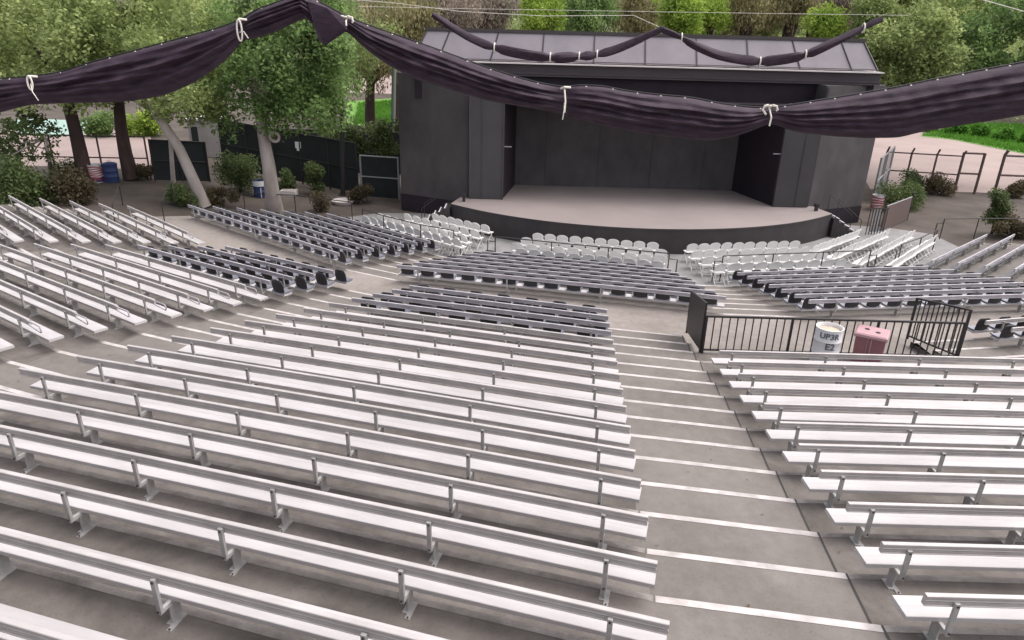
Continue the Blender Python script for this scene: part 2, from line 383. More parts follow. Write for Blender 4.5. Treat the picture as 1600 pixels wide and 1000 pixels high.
# ------------------------------------------------------------------ ground
def sm(t): t = max(0.0, min(1.0, t)); return t * t * (3 - 2 * t)
def gh(x, y):
    h = 1.05 * sm((-x - 10.5) / 11.0) + 0.3 * sm((x - 21) / 5.0)
    if y < 16: h *= 1
    if y > 78: h += 0.10 * (y - 78)
    if y > 110: h += 0.12 * (y - 110)
    return h - 0.02
def gat(px, py):                             # the ground point seen at this pixel
    d = ray(px, py); t = 5.0
    while t < 400:
        p = d * t
        if CAMZ + p[2] < gh(p[0], p[1]): break
        t += 0.15
    return Vector((p[0], p[1], gh(p[0], p[1])))
def grid(name, x0, x1, y0, y1, nx, ny, m, lift=0.0, inside=None):
    vs = []; fs = []
    for i in range(ny + 1):
        for j in range(nx + 1):
            x = x0 + (x1 - x0) * j / nx; y = y0 + (y1 - y0) * i / ny
            vs.append((x, y, gh(x, y) + lift))
    for i in range(ny):
        for j in range(nx):
            a = i * (nx + 1) + j
            if inside is None or inside(*(np.array(vs[a]) + np.array(vs[a + nx + 2]))[:2] / 2): fs.append((a, a + 1, a + nx + 2, a + nx + 1))
    return MB().add(vs, fs).build(name, m, smooth=True)
struct(grid('ground', -160, 160, -40, 240, 160, 140, M['dirt']))
def sheet(name, pix, m, lift):               # a flat-lying area of ground outlined on the ground, draped over it
    P = [gat(*q) for q in pix]
    mb = MB(); cl = [Vector((p.x, p.y)) for p in P]
    bm = bmesh.new()
    f = bm.faces.new([bm.verts.new((p.x, p.y, 0)) for p in cl])
    bmesh.ops.triangulate(bm, faces=[f])
    for _ in range(5):
        es = [e for e in bm.edges if e.calc_length() > 2.5]
        if not es: break
        bmesh.ops.subdivide_edges(bm, edges=es, cuts=1); bmesh.ops.triangulate(bm, faces=bm.faces)
    for v in bm.verts: v.co.z = gh(v.co.x, v.co.y) + lift
    me = bpy.data.meshes.new(name); bm.to_mesh(me); bm.free(); me.materials.append(m)
    return struct(link(name, me))
struct(sheet('road', [(1360, 296), (1440, 299), (1520, 301), (1700, 309), (1700, 200), (1340, 190), (1330, 250)], M['road'], 0.012))
struct(sheet('path', [(-120, 262), (60, 260), (150, 262), (235, 268), (236, 203), (150, 201), (60, 202), (-120, 205)], M['road'], 0.012))
struct(sheet('court', [(30, 212), (172, 209), (178, 192), (60, 186), (20, 188)], M['court'], 0.024))
struct(sheet('lawn', [(1436, 213), (1490, 219), (1540, 229), (1600, 241), (1720, 262), (1720, 205), (1600, 195), (1500, 192)], M['lawn'], 0.03))
struct(sheet('meadow', [(540, 196), (640, 196), (640, 152), (540, 160)], M['lawn'], 0.03))
struct(sheet('trail', [(470, 150), (640, 149), (640, 120), (470, 122)], M['road'], 0.03))

# ------------------------------------------------------------------ benches
RAILP = [(0.026, 0.0), (0.026, 0.116), (0.020, 0.121), (-0.022, 0.121), (-0.028, 0.116), (-0.028, 0.096), (-0.020, 0.090), (-0.020, 0.066), (-0.024, 0.062), (-0.024, 0.058), (-0.012, 0.055), (-0.012, 0.046), (-0.024, 0.043), (-0.024, 0.012), (-0.029, 0.008), (-0.029, 0.0)]
SEATP = [(0.0, 0.0), (0.0, 0.047), (0.006, 0.052), (0.1335, 0.052), (0.1365, 0.050), (0.1395, 0.052), (0.272, 0.052), (0.279, 0.046), (0.279, 0.0)]
def seat_bucket_mesh():
    mb = MB()
    # moulded pan
    prof = [(0.075, 0.30), (0.10, 0.325), (0.20, 0.322), (0.33, 0.328), (0.385, 0.350), (0.402, 0.340), (0.395, 0.318), (0.33, 0.306)]
    x = [-0.245, -0.225, -0.1, 0.1, 0.225, 0.245]; dz = [0.03, 0.012, 0.0, 0.0, 0.012, 0.03]
    mb.rings([[(xx, yy, zz + d * (1 if i < 6 else 0.5)) for i, (yy, zz) in enumerate(prof)] for xx, d in zip(x, dz)], 1)
    # back shell with rounded top
    rows = [(0.085, 0.318, 0.205), (0.066, 0.40, 0.222), (0.052, 0.52, 0.222), (0.044, 0.62, 0.20), (0.038, 0.675, 0.165), (0.036, 0.702, 0.125)]
    rr = []
    for (y, z, w) in rows:
        ring = []
        for t in (-1, -0.8, -0.4, 0, 0.4, 0.8, 1): ring.append((w * t, y + 0.035 * t * t - 0.0, z - (0.012 * t * t if z > 0.7 else 0)))
        for t in (1, 0.8, 0.4, 0, -0.4, -0.8, -1): ring.append((w * t, y + 0.022 + 0.035 * t * t, z - (0.012 * t * t if z > 0.7 else 0)))
        rr.append(ring)
    mb.rings(rr, 0)
    return mb.mesh('bucket_seat', [M['black_seat'], M['seat_pan']], True)
BUCKET = seat_bucket_mesh()
def leg_mesh(side):
    mb = MB()
    mb.beam((0, -0.046, 0.225), (0, -0.054, 0.598), 0.046, 0.032)           # post behind the back rail
    mb.box(-0.018, 0.018, -0.062, 0.34, 0.21, 0.252)                         # arm carrying the seat
    mb.box(-0.008, 0.008, 0.05, 0.17, 0.0, 0.212)                            # upright plate
    mb.box(-0.05 * (1 if side > 0 else 0.4), 0.05 * (1 if side < 0 else 0.4) + 0.03, 0.03, 0.19, 0.0, 0.012)
    mb.beam((0.03, -0.035, 0.006), (0.03, 0.06, 0.006), 0.05, 0.012)       # foot plate towards the back
    for q in ((-0.02, 0.572), (-0.02, 0.25)):
        mb.box(-0.009, 0.009, -0.079, -0.070, q[1] - 0.009, q[1] + 0.009, 1)
    mb.box(0.024, 0.038, -0.03, -0.016, 0.012, 0.024, 1)
    return mb.mesh('leg', [M['alud'], M['bolt']])
LEG = leg_mesh(1)
def bench(A, B, z, label, group, first=0.48, spacing=1.83, seat_ext=(0, 0), lead=None, seat_mat='seatw', rail_mat='alu', pack='start', loop=None, buckets=None, bskip=()):
    d = (B - A); L = d.length; rz = math.atan2(d.y, d.x)
    root = empty('bench', (A.x, A.y, z), rz, label, 'bench', group)
    s0, s1 = -seat_ext[0], L + seat_ext[1]; s_end = seat_ext[1] if pack == 'end' else 0
    sm_ = MB(); sm_.extrude_x([(y + 0.08, zz + 0.25) for y, zz in SEATP], s0, s1); sm_.build('seat', [M[seat_mat]], root)
    bm_ = MB(); bm_.extrude_x([(y - zz * 0.06, zz + 0.535) for y, zz in RAILP], 0, L); bm_.build('backrest', [M[rail_mat]], root)
    f0 = first if lead is None else lead
    ni = max(1, round((L - first - f0) / spacing)); xs = [L - first - (L - first - f0) * i / ni for i in range(ni + 1)]
    for x in xs: link('leg', LEG, root, (x, 0, 0))
    if loop:
        for (xe, sg) in ([(L, 1)] if loop == 'r' else [(0, -1)]):
            mb = MB(); mb.tube([(xe - sg * 0.05, -0.03, 0.632), (xe + sg * 0.40, -0.03, 0.632), (xe + sg * 0.44, -0.028, 0.622), (xe + sg * 0.455, -0.025, 0.59), (xe + sg * 0.455, -0.02, 0.53), (xe + sg * 0.44, -0.018, 0.50), (xe + sg * 0.40, -0.018, 0.49), (xe - sg * 0.05, -0.02, 0.545)], 0.015, 8)
            mb.build('end_loop', [M['alu_old']], root, True)
    if buckets:
        x0, dx = buckets; x = x0; i = 0
        if pack == 'end':
            x = (L + s_end - 0.24) % dx; x += dx if x < 0.15 else 0
        while x < L + s_end - 0.18:
            if i not in bskip: link('bucket_seat', BUCKET, root, (x + random.uniform(-0.02, 0.02), 0, 0))
            x += dx; i += 1
    return root
for k in range(-2, 17):
    n = 16 - k
    black = k >= 13
    bench(C_l(k), C_r(k), TZ(k), ('bench with black bucket seats' if black else 'bare white plank bench') + ', %s row up from the walkway, middle upper block' % ORD[n],
          'benches of the middle upper block', buckets=(0.42, 0.83) if black else None, rail_mat='alu_old' if black else 'alu')
for k in range(2, 13):
    bench(R_l(k), R_r(k), TZ(k), 'bare white plank bench, %s row up from the railed platform, right upper block' % ORD[12 - k], 'benches of the right upper block', first=0.4, spacing=1.98, lead=0.28, seat_ext=(0.05, 0))
for k in range(5, 17):
    n = 16 - k; black = k >= 13
    a, b = UL_l(k), UL_r(k); d = (b - a).normalized()
    bench(a, b - d * 0.37, TZ(k), ('bench with black bucket seats' if black else 'white plank bench with looped rail end') + ', %s row up from the walkway, left upper block' % ORD[n],
          'benches of the left upper block', first=0.35, seat_ext=(0, 0.42), loop=None if black else 'r', pack='end', buckets=(0.35, 0.72) if black else None, rail_mat='alu_old' if black else 'alu')
for k in range(9, 17):
    a, b = FL_l(k), FL_r(k); d = (b - a).normalized()
    bench(a, b - d * 0.37, TZ(k), 'white plank bench with a looped rail, %s row up from the walkway, far left block' % ORD[16 - k], 'benches of the far left block', first=0.35, seat_ext=(0, 0.55), loop='r')
for j in range(1, 8):
    bench(C2_l(j), C2_r(j), FZ(j), 'bench lined with black bucket seats, %s row down from the walkway, middle lower block' % ORD[j - 1], 'benches of the middle lower block', rail_mat='alu_old', first=0.75, spacing=2.6, buckets=(0.30 + 0.02 * (j % 3), 0.70))
    a, b = LL_l(j), LL_r(j)
    bench(a, b, FZ(j), 'bench lined with black bucket seats, %s row down from the walkway, left lower block' % ORD[j - 1], 'benches of the left lower block', rail_mat='alu_old', first=0.5, spacing=2.4, seat_ext=(0, 0.2), pack='end', buckets=(0.40, 0.68))
    bench(R2_l(j), R2_r(j), FZ(j), 'bench lined with black bucket seats, %s row down from the walkway, right lower block' % ORD[j - 1], 'benches of the right lower block', rail_mat='alu_old', first=0.9, spacing=2.4, seat_ext=(0.14, 0), buckets=(0.12, 0.70))
    bench(FR_l(j), FR_r(j), FZ(j), 'grey plank bench without cushions, %s row down from the walkway, far right block' % ORD[j - 1], 'benches of the far right block', rail_mat='alu_old', first=0.4, seat_ext=(0.3, 0), seat_mat='seat_old')
for k in (15, 16):
    bench(UR_l(k), UR_r(k), TZ(k), ('nearer' if k == 15 else 'farther') + ' of the two bucket seat benches at the right edge beside the railed platform', 'benches right of the railed platform', first=0.6, seat_ext=(0.2, 0), buckets=(0.06, 0.72))

# ------------------------------------------------------------------ white folding chairs
def chair_meshes():
    fr = MB(); r = 0.013
    for sx in (-1, 1):
        x = sx * 0.205
        fr.tube([(x, 0.21, 0.0), (x, -0.02, 0.43), (x * 0.98, -0.16, 0.70)], r, 6)          # front leg running up into the back
        fr.tube([(x * 0.9, -0.24, 0.0), (x * 0.9, 0.10, 0.42)], r, 6)                        # rear leg
    fr.tube([(-0.205, 0.17, 0.07), (0.205, 0.17, 0.07)], 0.009, 6); fr.tube([(-0.185, -0.17, 0.09), (0.185, -0.17, 0.09)], 0.009, 6)
    st = MB(); st.rings([[(x, y, z) for x, y, z in ((-w, yy, 0.43), (w, yy, 0.43), (w, yy, 0.452), (-w, yy, 0.452))] for yy, w in ((-0.18, 0.185), (-0.10, 0.205), (0.15, 0.215), (0.20, 0.20))])
    bk = MB(); n = 9; outer = []
    for i in range(n + 1):
        a = math.pi * i / n; outer.append((0.222 * math.cos(a), 0.68 + 0.155 * math.sin(a)))
    outer = [(0.20, 0.485)] + outer + [(-0.20, 0.485)]
    def yb(x, z): return -0.085 - (z - 0.43) * 0.30 + 0.9 * x * x * 0.5
    bk.rings([[(x, yb(x, z) - 0.011, z) for x, z in outer], [(x, yb(x, z) + 0.011, z) for x, z in outer]])
    for q in (fr, st, bk): q.v = [(x * 1.13, y * 1.05, z * 1.04) for x, y, z in q.v]
    return fr.mesh('frame', M['chair'], True), st.mesh('seat', M['chair']), bk.mesh('backrest', M['chair'])
CH = chair_meshes()
def chair_row(A, B, n, what, where, group, back_out=True):
    d = (B - A); rz = math.atan2(d.y, d.x)
    for i in range(n):
        p = A + d * (i / (n - 1)) + Vector((random.uniform(-.02, .02), random.uniform(-.03, .03)))
        nn = Vector((-d.y, d.x)).normalized() * 0.19
        p = p + nn
        o = empty('folding_chair', (p.x, p.y, 0.002), rz + random.uniform(-.05, .05), 'white folding chair, %s from left in the %s row of the %s chairs' % (ORD[i], what, where), 'chair', group)
        for nm, me in zip(('frame', 'seat', 'backrest'), CH): link(nm, me, o)
RW = ['front', 'second', 'third', 'fourth']
def xy(*q): return Vector(q)
G1 = [(xy(1.02, 29.72), xy(5.91, 28.71), 10), (xy(0.51, 28.95), xy(6.05, 27.72), 11), (xy(0.15, 28.1), xy(5.85, 26.85), 11), (xy(0.30, 27.25), xy(5.62, 26.02), 11)]
G2 = [(xy(-3.84, 32.82), xy(-1.37, 30.99), 7), (xy(-5.14, 32.67), xy(-1.8, 30.03), 8), (xy(-6.4, 32.53), xy(-2.24, 29.2), 10), (xy(-7.03, 32.07), xy(-2.45, 28.5), 11)]
G3 = [(xy(7.59, 28.68), xy(12.3, 29.62), 10), (xy(7.55, 27.7), xy(12.4, 28.65), 10), (xy(7.78, 26.8), xy(12.8, 27.85), 10), (xy(8.07, 25.92), xy(13.2, 27.0), 10)]
G4 = [(xy(12.95, 29.0), xy(16.22, 32.03), 12), (xy(13.6, 28.3), xy(17.55, 32.06), 14), (xy(14.4, 27.6), xy(18.75, 32.1), 15), (xy(15.27, 26.95), xy(19.42, 31.35), 15)]
for G, where, grp in ((G1, 'middle', 'white chairs before the middle of the stage'), (G2, 'left', 'white chairs at the left of the stage'),
                      (G3, 'right middle', 'white chairs right of the centre aisle'), (G4, 'far right', 'white chairs at the far right of the stage')):
    for i, (a, b, n) in enumerate(G): chair_row(a, b, n, RW[i], where, grp)

# ------------------------------------------------------------------ railings
def railing(name, tops, zt, zb, label, loop_ends=(False, False), posts=None, mat_='iron', r=0.024, cat='railing', mid=False):
    P = [Vector(t) if len(t) == 3 else at(t[0], t[1], zt) for t in tops]
    root = empty(name, (P[0].x, P[0].y, zb), 0, label, cat)
    o = Vector((P[0].x, P[0].y, zb))
    hr = MB(); hr.tube([p - o for p in P], r, 8); hr.build('handrail', M[mat_], root, True)
    if mid: 
        mb = MB(); mb.tube([p - o - Vector((0, 0, 0.5)) for p in P], r * 0.8, 8); mb.build('middle_rail', M[mat_], root, True)
    L = 0; tot = []
    ps = posts if posts else range(len(P))
    for i in ps:
        p = P[i] if isinstance(i, int) else P[int(i)].lerp(P[int(i) + 1], i - int(i))
        mb = MB(); mb.tube([Vector((p.x, p.y, zb)) - o, p - o], r, 8); mb.build('post', M[mat_], root, True)
    for e, (a, b) in ((0, (P[0], P[1])), (1, (P[-1], P[-2]))):
        if loop_ends[e]:
            d = (a - b); d.z = 0; d = d.normalized() * 0.33
            q = a - o; mb = MB()
            mb.tube([q - Vector((0, 0, 0.22)), q + d - Vector((0, 0, 0.22)), Vector((q.x + d.x, q.y + d.y, 0))], r, 8)
            mb.build('return_loop', M[mat_], root, True)
    return root
railing('handrail', [(566, 327), (599, 337), (657, 351), (709, 360)], 1.08, 0.0, 'black handrail sloping beside the left white chairs', (False, True))
railing('handrail', [(774, 369.5), (862, 378.5), (951, 387), (1046, 396)], 1.05, 0.0, 'black handrail between the middle lower benches and the white chairs', (True, True))
railing('handrail', [(1130, 400), (1209, 397), (1287, 394), (1361, 391)], 1.05, 0.0, 'black handrail between the right lower benches and the white chairs', (True, True))
railing('handrail', [(1409, 382), (1440, 371), (1465, 359)], 1.05, 0.0, 'black handrail climbing past the far right white chairs', (True, False))
railing('handrail', [(1476, 342), (1530, 341.5), (1612, 341.5)], 1.25, 0.25, 'dark level railing behind the far right benches', (True, False))
railing('handrail', [(380, 302), (460, 305), (549, 316)], 1.2, 0.15, 'thin dark railing behind the left lower benches and pale trunk', (False, False))
railing('handrail', [(186, 288), (175, 322)], 2.0, 1.0, 'left sloping handrail at the head of the left walkway', (False, False), posts=(0, 1))
railing('handrail', [(267, 284), (252, 315)], 1.95, 0.95, 'right sloping handrail at the head of the left walkway beside the pale post', (False, False), posts=(0, 1))
def picket_fence(A, B, za, zb_, h, label, name='railing', bottom=0.1, gap=0.195, screen=False, dtop=0.0):
    A = Vector(A); B = Vector(B); d = B - A; L = d.length; rz = math.atan2(d.y, d.x)
    root = empty(name, (A.x, A.y, za), rz, label, 'railing')
    mb = MB(); mb.beam((0, 0, h), (L, 0, h + dtop), 0.05, 0.045); mb.build('top_rail', M['iron'], root)
    dz = zb_ - za
    if screen: mb = MB(); mb.add([(0.03, 0.014, bottom + 0.02), (L - 0.03, 0.014, bottom + 0.02 + dz), (L - 0.03, 0.014, h + dtop - 0.02), (0.03, 0.014, h - 0.02), (0.03, 0.020, bottom + 0.02), (L - 0.03, 0.020, bottom + 0.02 + dz), (L - 0.03, 0.020, h + dtop - 0.02), (0.03, 0.020, h - 0.02)], [(0, 1, 2, 3), (7, 6, 5, 4), (0, 4, 5, 1), (1, 5, 6, 2), (2, 6, 7, 3), (3, 7, 4, 0)]); mb.build('screen_panel', M['iron'], root)
    mb = MB(); mb.beam((0, 0, bottom), (L, 0, bottom + dz), 0.045, 0.04); mb.build('bottom_rail', M['iron'], root)
    n = max(2, round(L / gap))
    np_ = 4 if L > 4 else 2
    for i in range(1, n):
        x = L * i / n; mb = MB(); mb.box(x - 0.012, x + 0.012, -0.012, 0.012, bottom + dz * i / n, h + dtop * i / n); mb.build('picket', M['iron'], root)
    for i in range(np_):
        x = L * i / (np_ - 1); mb = MB(); mb.box(x - 0.026, x + 0.026, -0.026, 0.026, dz * i / (np_ - 1), h + dtop * i / (np_ - 1) + 0.02); mb.build('post', M['iron'], root)
    return root
PY = edge(R_l(14), R_r(14))[0].y - 0.07
picket_fence((PLX0 + 0.03, PY), (PLX1 - 0.06, PY), TZ(14), TZ(14), 1.0, 'long low black picket railing at the back of the sunken platform')
picket_fence((PLX0 - 0.02, PY + 0.03), (PLX0 + 0.14, 18.1), TZ(14), TZ(16), 1.33, 'left side picket railing of the platform beside the stepped aisle', screen=True, dtop=-0.43)
picket_fence((PLX1, PY + 0.03), (PLX1 - 0.12, 18.1), TZ(14), TZ(16), 1.33, 'right side picket railing of the platform facing the bucket seats', dtop=-0.45)

# ------------------------------------------------------------------ bins
def text_mesh(s, size, m, parent, cyl_r, ang0, z0, name):
    cu = bpy.data.curves.new(name, 'FONT'); cu.body = s; cu.size = size; cu.extrude = 0.002; cu.offset = 0.004; cu.align_x = 'CENTER'; cu.resolution_u = 3
    o = bpy.data.objects.new(name, cu); COL.objects.link(o)
    dg = bpy.context.evaluated_depsgraph_get(); me = bpy.data.meshes.new_from_object(o.evaluated_get(dg)); bpy.data.objects.remove(o)
    bm = bmesh.new(); bm.from_mesh(me); bmesh.ops.subdivide_edges(bm, edges=[e for e in bm.edges if e.calc_length() > 0.05], cuts=2); bm.to_mesh(me); bm.free()
    for v in me.vertices:
        a = ang0 + v.co.x / cyl_r; rr = cyl_r + 0.003 + v.co.z
        v.co = Vector((rr * math.sin(a), -rr * math.cos(a), z0 + v.co.y))
    me.materials.append(m); return link(name, me, parent)
cb = at(1285, 503, TZ(14) + 0.9); bz = TZ(14)
barrel = empty('trash_barrel', (cb.x, PY - 0.36, bz), 0, 'white steel barrel with blue lettering in front of the black picket railing', 'trash can')
mb = MB(); mb.lathe([(0.275, 0.0), (0.29, 0.01), (0.286, 0.27), (0.296, 0.285), (0.286, 0.30), (0.286, 0.56), (0.296, 0.575), (0.286, 0.59), (0.288, 0.84), (0.297, 0.86), (0.278, 0.862), (0.27, 0.84), (0.268, 0.55)], n=28, cap=False)
mb.v = [(x * 1.08, y * 1.08, z * 1.11) for x, y, z in mb.v]; mb.build('drum', M['white'], barrel, True)
mb = MB(); mb.lathe([(0.0005, 0.90), (0.15, 0.885), (0.285, 0.86)], n=28, cap=False); mb.build('liner', M['ply'], barrel)
text_mesh('UP3R', 0.20, M['ink'], barrel, 0.32, -0.34, 0.74, 'lettering')
text_mesh('E2', 0.23, M['ink'], barrel, 0.32, -0.18, 0.47, 'lettering')
pk = at(1358, 512, bz + 0.9)
bin_ = empty('waste_bin', (pk.x, PY - 0.42, bz), math.radians(-32), 'faded red plastic bin with pink lid and two holes beside white barrel', 'trash can')
mb = MB(); mb.rings([[(-a, -b, z), (a, -b, z), (a, b, z), (-a, b, z)] for a, b, z in ((0.27, 0.25, 0), (0.30, 0.28, 0.05), (0.325, 0.30, 0.80))]); mb.build('body', M['pinkbox'], bin_)
mb = MB(); mb.rings([[(-a, -b, z), (a, -b, z), (a, b, z), (-a, b, z)] for a, b, z in ((0.36, 0.335, 0.80), (0.37, 0.345, 0.815), (0.365, 0.34, 0.87), (0.33, 0.305, 0.90))])
ld = mb.build('lid', M['pinklid'], bin_)
for hx, hy in ((-0.13, 0.05), (0.12, -0.05)):
    mb = MB(); mb.lathe([(0.06, 0.902), (0.045, 0.906), (0.001, 0.905)], (hx, hy, 0), 14, cap=False); mb.build('hole', M['hole'], ld)
mb = MB(); mb.box(0.02, 0.05, -0.318, -0.295, 0.02, 0.78); mb.box(-0.05, -0.035, -0.312, -0.295, 0.02, 0.78); mb.build('front_rib', M['pinklid'], bin_)
mb = MB(); mb.box(0.32, 0.338, -0.26, -0.235, 0.02, 0.78); mb.build('side_rib', M['pinklid'], bin_)
def drum(pos, label, cols, lid=None, h=0.88, r=0.29, stripes=0):
    root = empty('trash_barrel', pos, 0.3, label, 'trash can')
    mb = MB(); mb.lathe([(r - 0.01, 0.0), (r, 0.01), (r, h * 0.32), (r + 0.01, h * 0.335), (r, h * 0.35), (r, h * 0.65), (r + 0.01, h * 0.665), (r, h * 0.68), (r, h - 0.02), (r + 0.01, h), (r - 0.02, h), (r - 0.02, h - 0.1), (0.001, h - 0.1)], n=22, cap=False)
    mb.build('drum', M[cols[0]], root, True)
    for i in range(stripes):
        z0 = h * (0.16 + 0.8 * i / stripes); n = 40; rr = []
        for q in range(n):
            a = 2 * math.pi * q / n; w = 0.022 * math.sin(a * 3 + i)
            rr.append([((r + 0.013) * math.cos(a), (r + 0.013) * math.sin(a), z0 + w), ((r + 0.013) * math.cos(a), (r + 0.013) * math.sin(a), z0 + w + h * 0.4 / stripes)])
        rr.append(rr[0]); MB().rings(rr, 0, False, False).build('stripe', M[cols[1]], root)
    if lid == 'lid':
        mb = MB(); mb.lathe([(r + 0.02, h), (r + 0.02, h + 0.04), (r * 0.8, h + 0.10), (0.08, h + 0.14), (0.001, h + 0.145)], n=22, cap=False); l = mb.build('lid', M['blue'], root, True)
        mb = MB(); mb.tube([(-0.08, 0, h + 0.14), (-0.07, 0, h + 0.20), (0.07, 0, h + 0.20), (0.08, 0, h + 0.14)], 0.012, 6); mb.build('handle', M['blue'], l)
    if lid == 'star':
        mb = MB(); mb.lathe([(r + 0.012, h * 0.05), (r + 0.012, h * 0.28)], n=22, cap=False); mb.build('painted_band', M['blue'], root, True)
    if lid == 'top':
        mb = MB(); mb.lathe([(r + 0.012, h * 0.68), (r + 0.012, h * 0.99)], n=22, cap=False); mb.build('painted_band', M['white'], root, True)
        mb = MB(); mb.box(0.05, 0.10, -r - 0.03, -r - 0.005, 0.02, h * 0.6); mb.build('painted_stripe', M['white'], root)
    return root
drum(gat(152, 285), 'red and white wavy striped barrel at the foot of a dark trunk', ('white', 'red'), 'star', 0.95, 0.34, 7)
drum(gat(176, 285), 'blue barrel with a blue domed lid between two dark trunks', ('blue', 'white'), 'lid', 0.92, 0.36)
drum(gat(407, 308), 'blue and white barrel beside the thick pale trunk', ('blue', 'white'), 'top', 0.92, 0.32)
drum(gat(1368, 329), 'red and white striped barrel beside the right corner of the stage', ('white', 'red'), None, 0.9, 0.33, 5)

# ------------------------------------------------------------------ the stage building (centre line x = 6.2)
CX = 6.2
hall = empty('bandshell', (CX, 35.0, 0), 0, 'dark grey concert stage building with hipped metal roof behind the white chairs', 'stage building')
HO = Vector((CX, 35.0, 0))
def hpart(mb, name, m, parent=None, smooth=False):
    o = mb.build(name, m, parent or hall, smooth)
    return o
def hx(x): return x - CX
DZ = 1.15
# curved stage deck and its front
cx0, cy0, Rr = hx(CX), 43.1 - 35.0, 13.2
arc = []
for i in range(41):
    a = math.radians(-90 - 45 + 90 * i / 40); x = cx0 + Rr * math.cos(a); y = cy0 + Rr * math.sin(a)
    arc.append((x, y))
arc = [(-9.35, arc[0][1])] + [p for p in arc if -9.25 < p[0] < 9.25] + [(9.35, arc[-1][1])]
fl = MB(); pts = [Vector(p) for p in arc] + [Vector((9.0, 0.35)), Vector((6.0, 4.0)), Vector((-6.4, 4.0)), Vector((-9.0, 0.35))]
ngon(fl, pts, DZ); hpart(fl, 'stage_floor', M['deck'])
fr = MB(); fr.rings([[(x, y, 0), (x, y, DZ - 0.09)] for x, y in arc], 0, False, False); hpart(fr, 'stage_front', M['deckf'], smooth=True)
li = MB(); li.rings([[(x, y, DZ - 0.09), (x, y - 0.03, DZ - 0.09), (x, y - 0.03, DZ - 0.004), (x, y, DZ - 0.004)] for x, y in arc], 0, True, True); hpart(li, 'stage_lip', M['deckf'])
mb = MB(); mb.box(-6.3, 6.0, 3.9, 4.1, DZ - 0.1, 6.8); hpart(mb, 'back_wall', M['wall'])
mb = MB()
for i in range(4): mb.box(-4.6 + i * 2.9, -4.59 + i * 2.9, 3.888, 3.898, DZ, 6.0)
hpart(mb, 'wall_batten', M['dark'])
for sx in (-1, 1):
    a = (sx * 6.85, 0.15); b = (sx * (6.25 if sx < 0 else 5.85), 3.9)
    mb = MB(); mb.add([(a[0], a[1], DZ), (b[0], b[1], DZ), (b[0], b[1], 6.0), (a[0], a[1], 6.0), (a[0] + sx * .15, a[1], DZ), (b[0] + sx * .15, b[1], DZ), (b[0] + sx * .15, b[1], 6.0), (a[0] + sx * .15, a[1], 6.0)],
           [(0, 1, 2, 3), (7, 6, 5, 4), (0, 3, 7, 4), (1, 5, 6, 2), (3, 2, 6, 7), (0, 4, 5, 1)]); hpart(mb, 'inner_wall', M['dark'])
    x0, x1 = sorted((sx * 6.82, sx * 8.55))
    mb = MB(); mb.box(x0, x1, -0.05, 0.12, DZ + 0.012, 6.15)
    xm = sx * 7.9
    mb.box(xm - 0.02, xm + 0.02, -0.075, -0.052, DZ + 0.02, 6.1); mb.box(sx * 6.85 - 0.03, sx * 6.85 + 0.03, -0.08, -0.053, DZ + 0.02, 6.1)
    w = hpart(mb, 'wing_panel', M['panel'])
    mb = MB(); mb.box(min(sx * 6.82, sx * 6.45), max(sx * 6.82, sx * 6.45), 0.02, 0.06, 3.75, 3.80); mb.build('hinge_arm', M['galv'], w)
    # splayed side wall, one storey block running back
    p0 = Vector((sx * 8.56, 0.2)); p1 = Vector((sx * 12.3, 2.05)); p2 = Vector((sx * 12.3, 8.5)); p3 = Vector((sx * 8.56, 8.5))
    mb = MB(); mb.rings([[(p.x, p.y, z) for p in (p0, p1, p2, p3)] for z in (-0.3, 7.0)]); sw = hpart(mb, 'side_wall', M['wall'])
    n = (p1 - p0).normalized(); nn = Vector((n.y, -n.x)) * sx * 0.03
    mb = MB()
    for t in (0.02,):
        q = p0 + n * (t * 3.9) + nn * (1 if sx > 0 else 1)
        mb.beam((q.x, q.y, DZ), (q.x, q.y, 6.9), 0.10, 0.06)
    mb.build('corner_batten', M['panel'], sw)
    mb = MB(); q0 = p0 + n * 0.02 + nn; q1 = p1 + nn; mb.beam((q0.x, q0.y, 0.45), (q1.x, q1.y, 0.45), 0.02, 0.9); mb.build('plinth', M['dark'], sw)
mb = MB(); mb.box(-11.35, 11.35, 1.40, 1.62, 5.85, 7.3); hpart(mb, 'header', M['dark'])
mb = MB(); mb.box(-8.5, 8.5, 0.14, 1.39, 6.0, 6.06); hpart(mb, 'canopy', M['dark'])
mb = MB(); mb.box(-11.4, 11.4, 1.45, 8.4, 7.32, 7.36); hpart(mb, 'soffit', M['dark'])
# fascia, drip edge, mansard roof
fa = MB(); Xf = 11.5; Yf = 1.25
fa.box(-Xf, Xf, Yf, Yf + 0.12, 7.02, 7.58); fa.box(-Xf, -Xf + 0.12, Yf + 0.121, 8.6, 7.02, 7.58); fa.box(Xf - 0.12, Xf, Yf + 0.121, 8.6, 7.02, 7.58)
hpart(fa, 'fascia', M['fascia'])
mb = MB(); mb.box(-Xf - 0.03, Xf + 0.03, Yf - 0.05, Yf - 0.002, 7.12, 7.2); mb.box(-Xf - 0.03, Xf + 0.03, Yf - 0.035, Yf - 0.002, 7.02, 7.08); hpart(mb, 'fascia_trim', M['fascia'])
mb = MB(); mb.box(-Xf - 0.06, Xf + 0.06, Yf - 0.22, 8.7, 7.582, 7.64); hpart(mb, 'drip_edge', M['drip'])
rf = MB(); e0, e1, zt = (-11.4, 11.4), (-10.75, 10.75), 9.0; y0, y1 = 1.45, 2.15; yb0, yb1 = 8.5, 6.0
lowr = [(e0[0], y0, 7.68), (e0[1], y0, 7.68), (e0[1], yb0, 7.68), (e0[0], yb0, 7.68)]; top = [(e1[0], y1, zt), (e1[1], y1, zt), (e1[1], yb1, zt), (e1[0], yb1, zt)]
rf.rings([lowr, top]); roof = hpart(rf, 'roof', M['roof'])
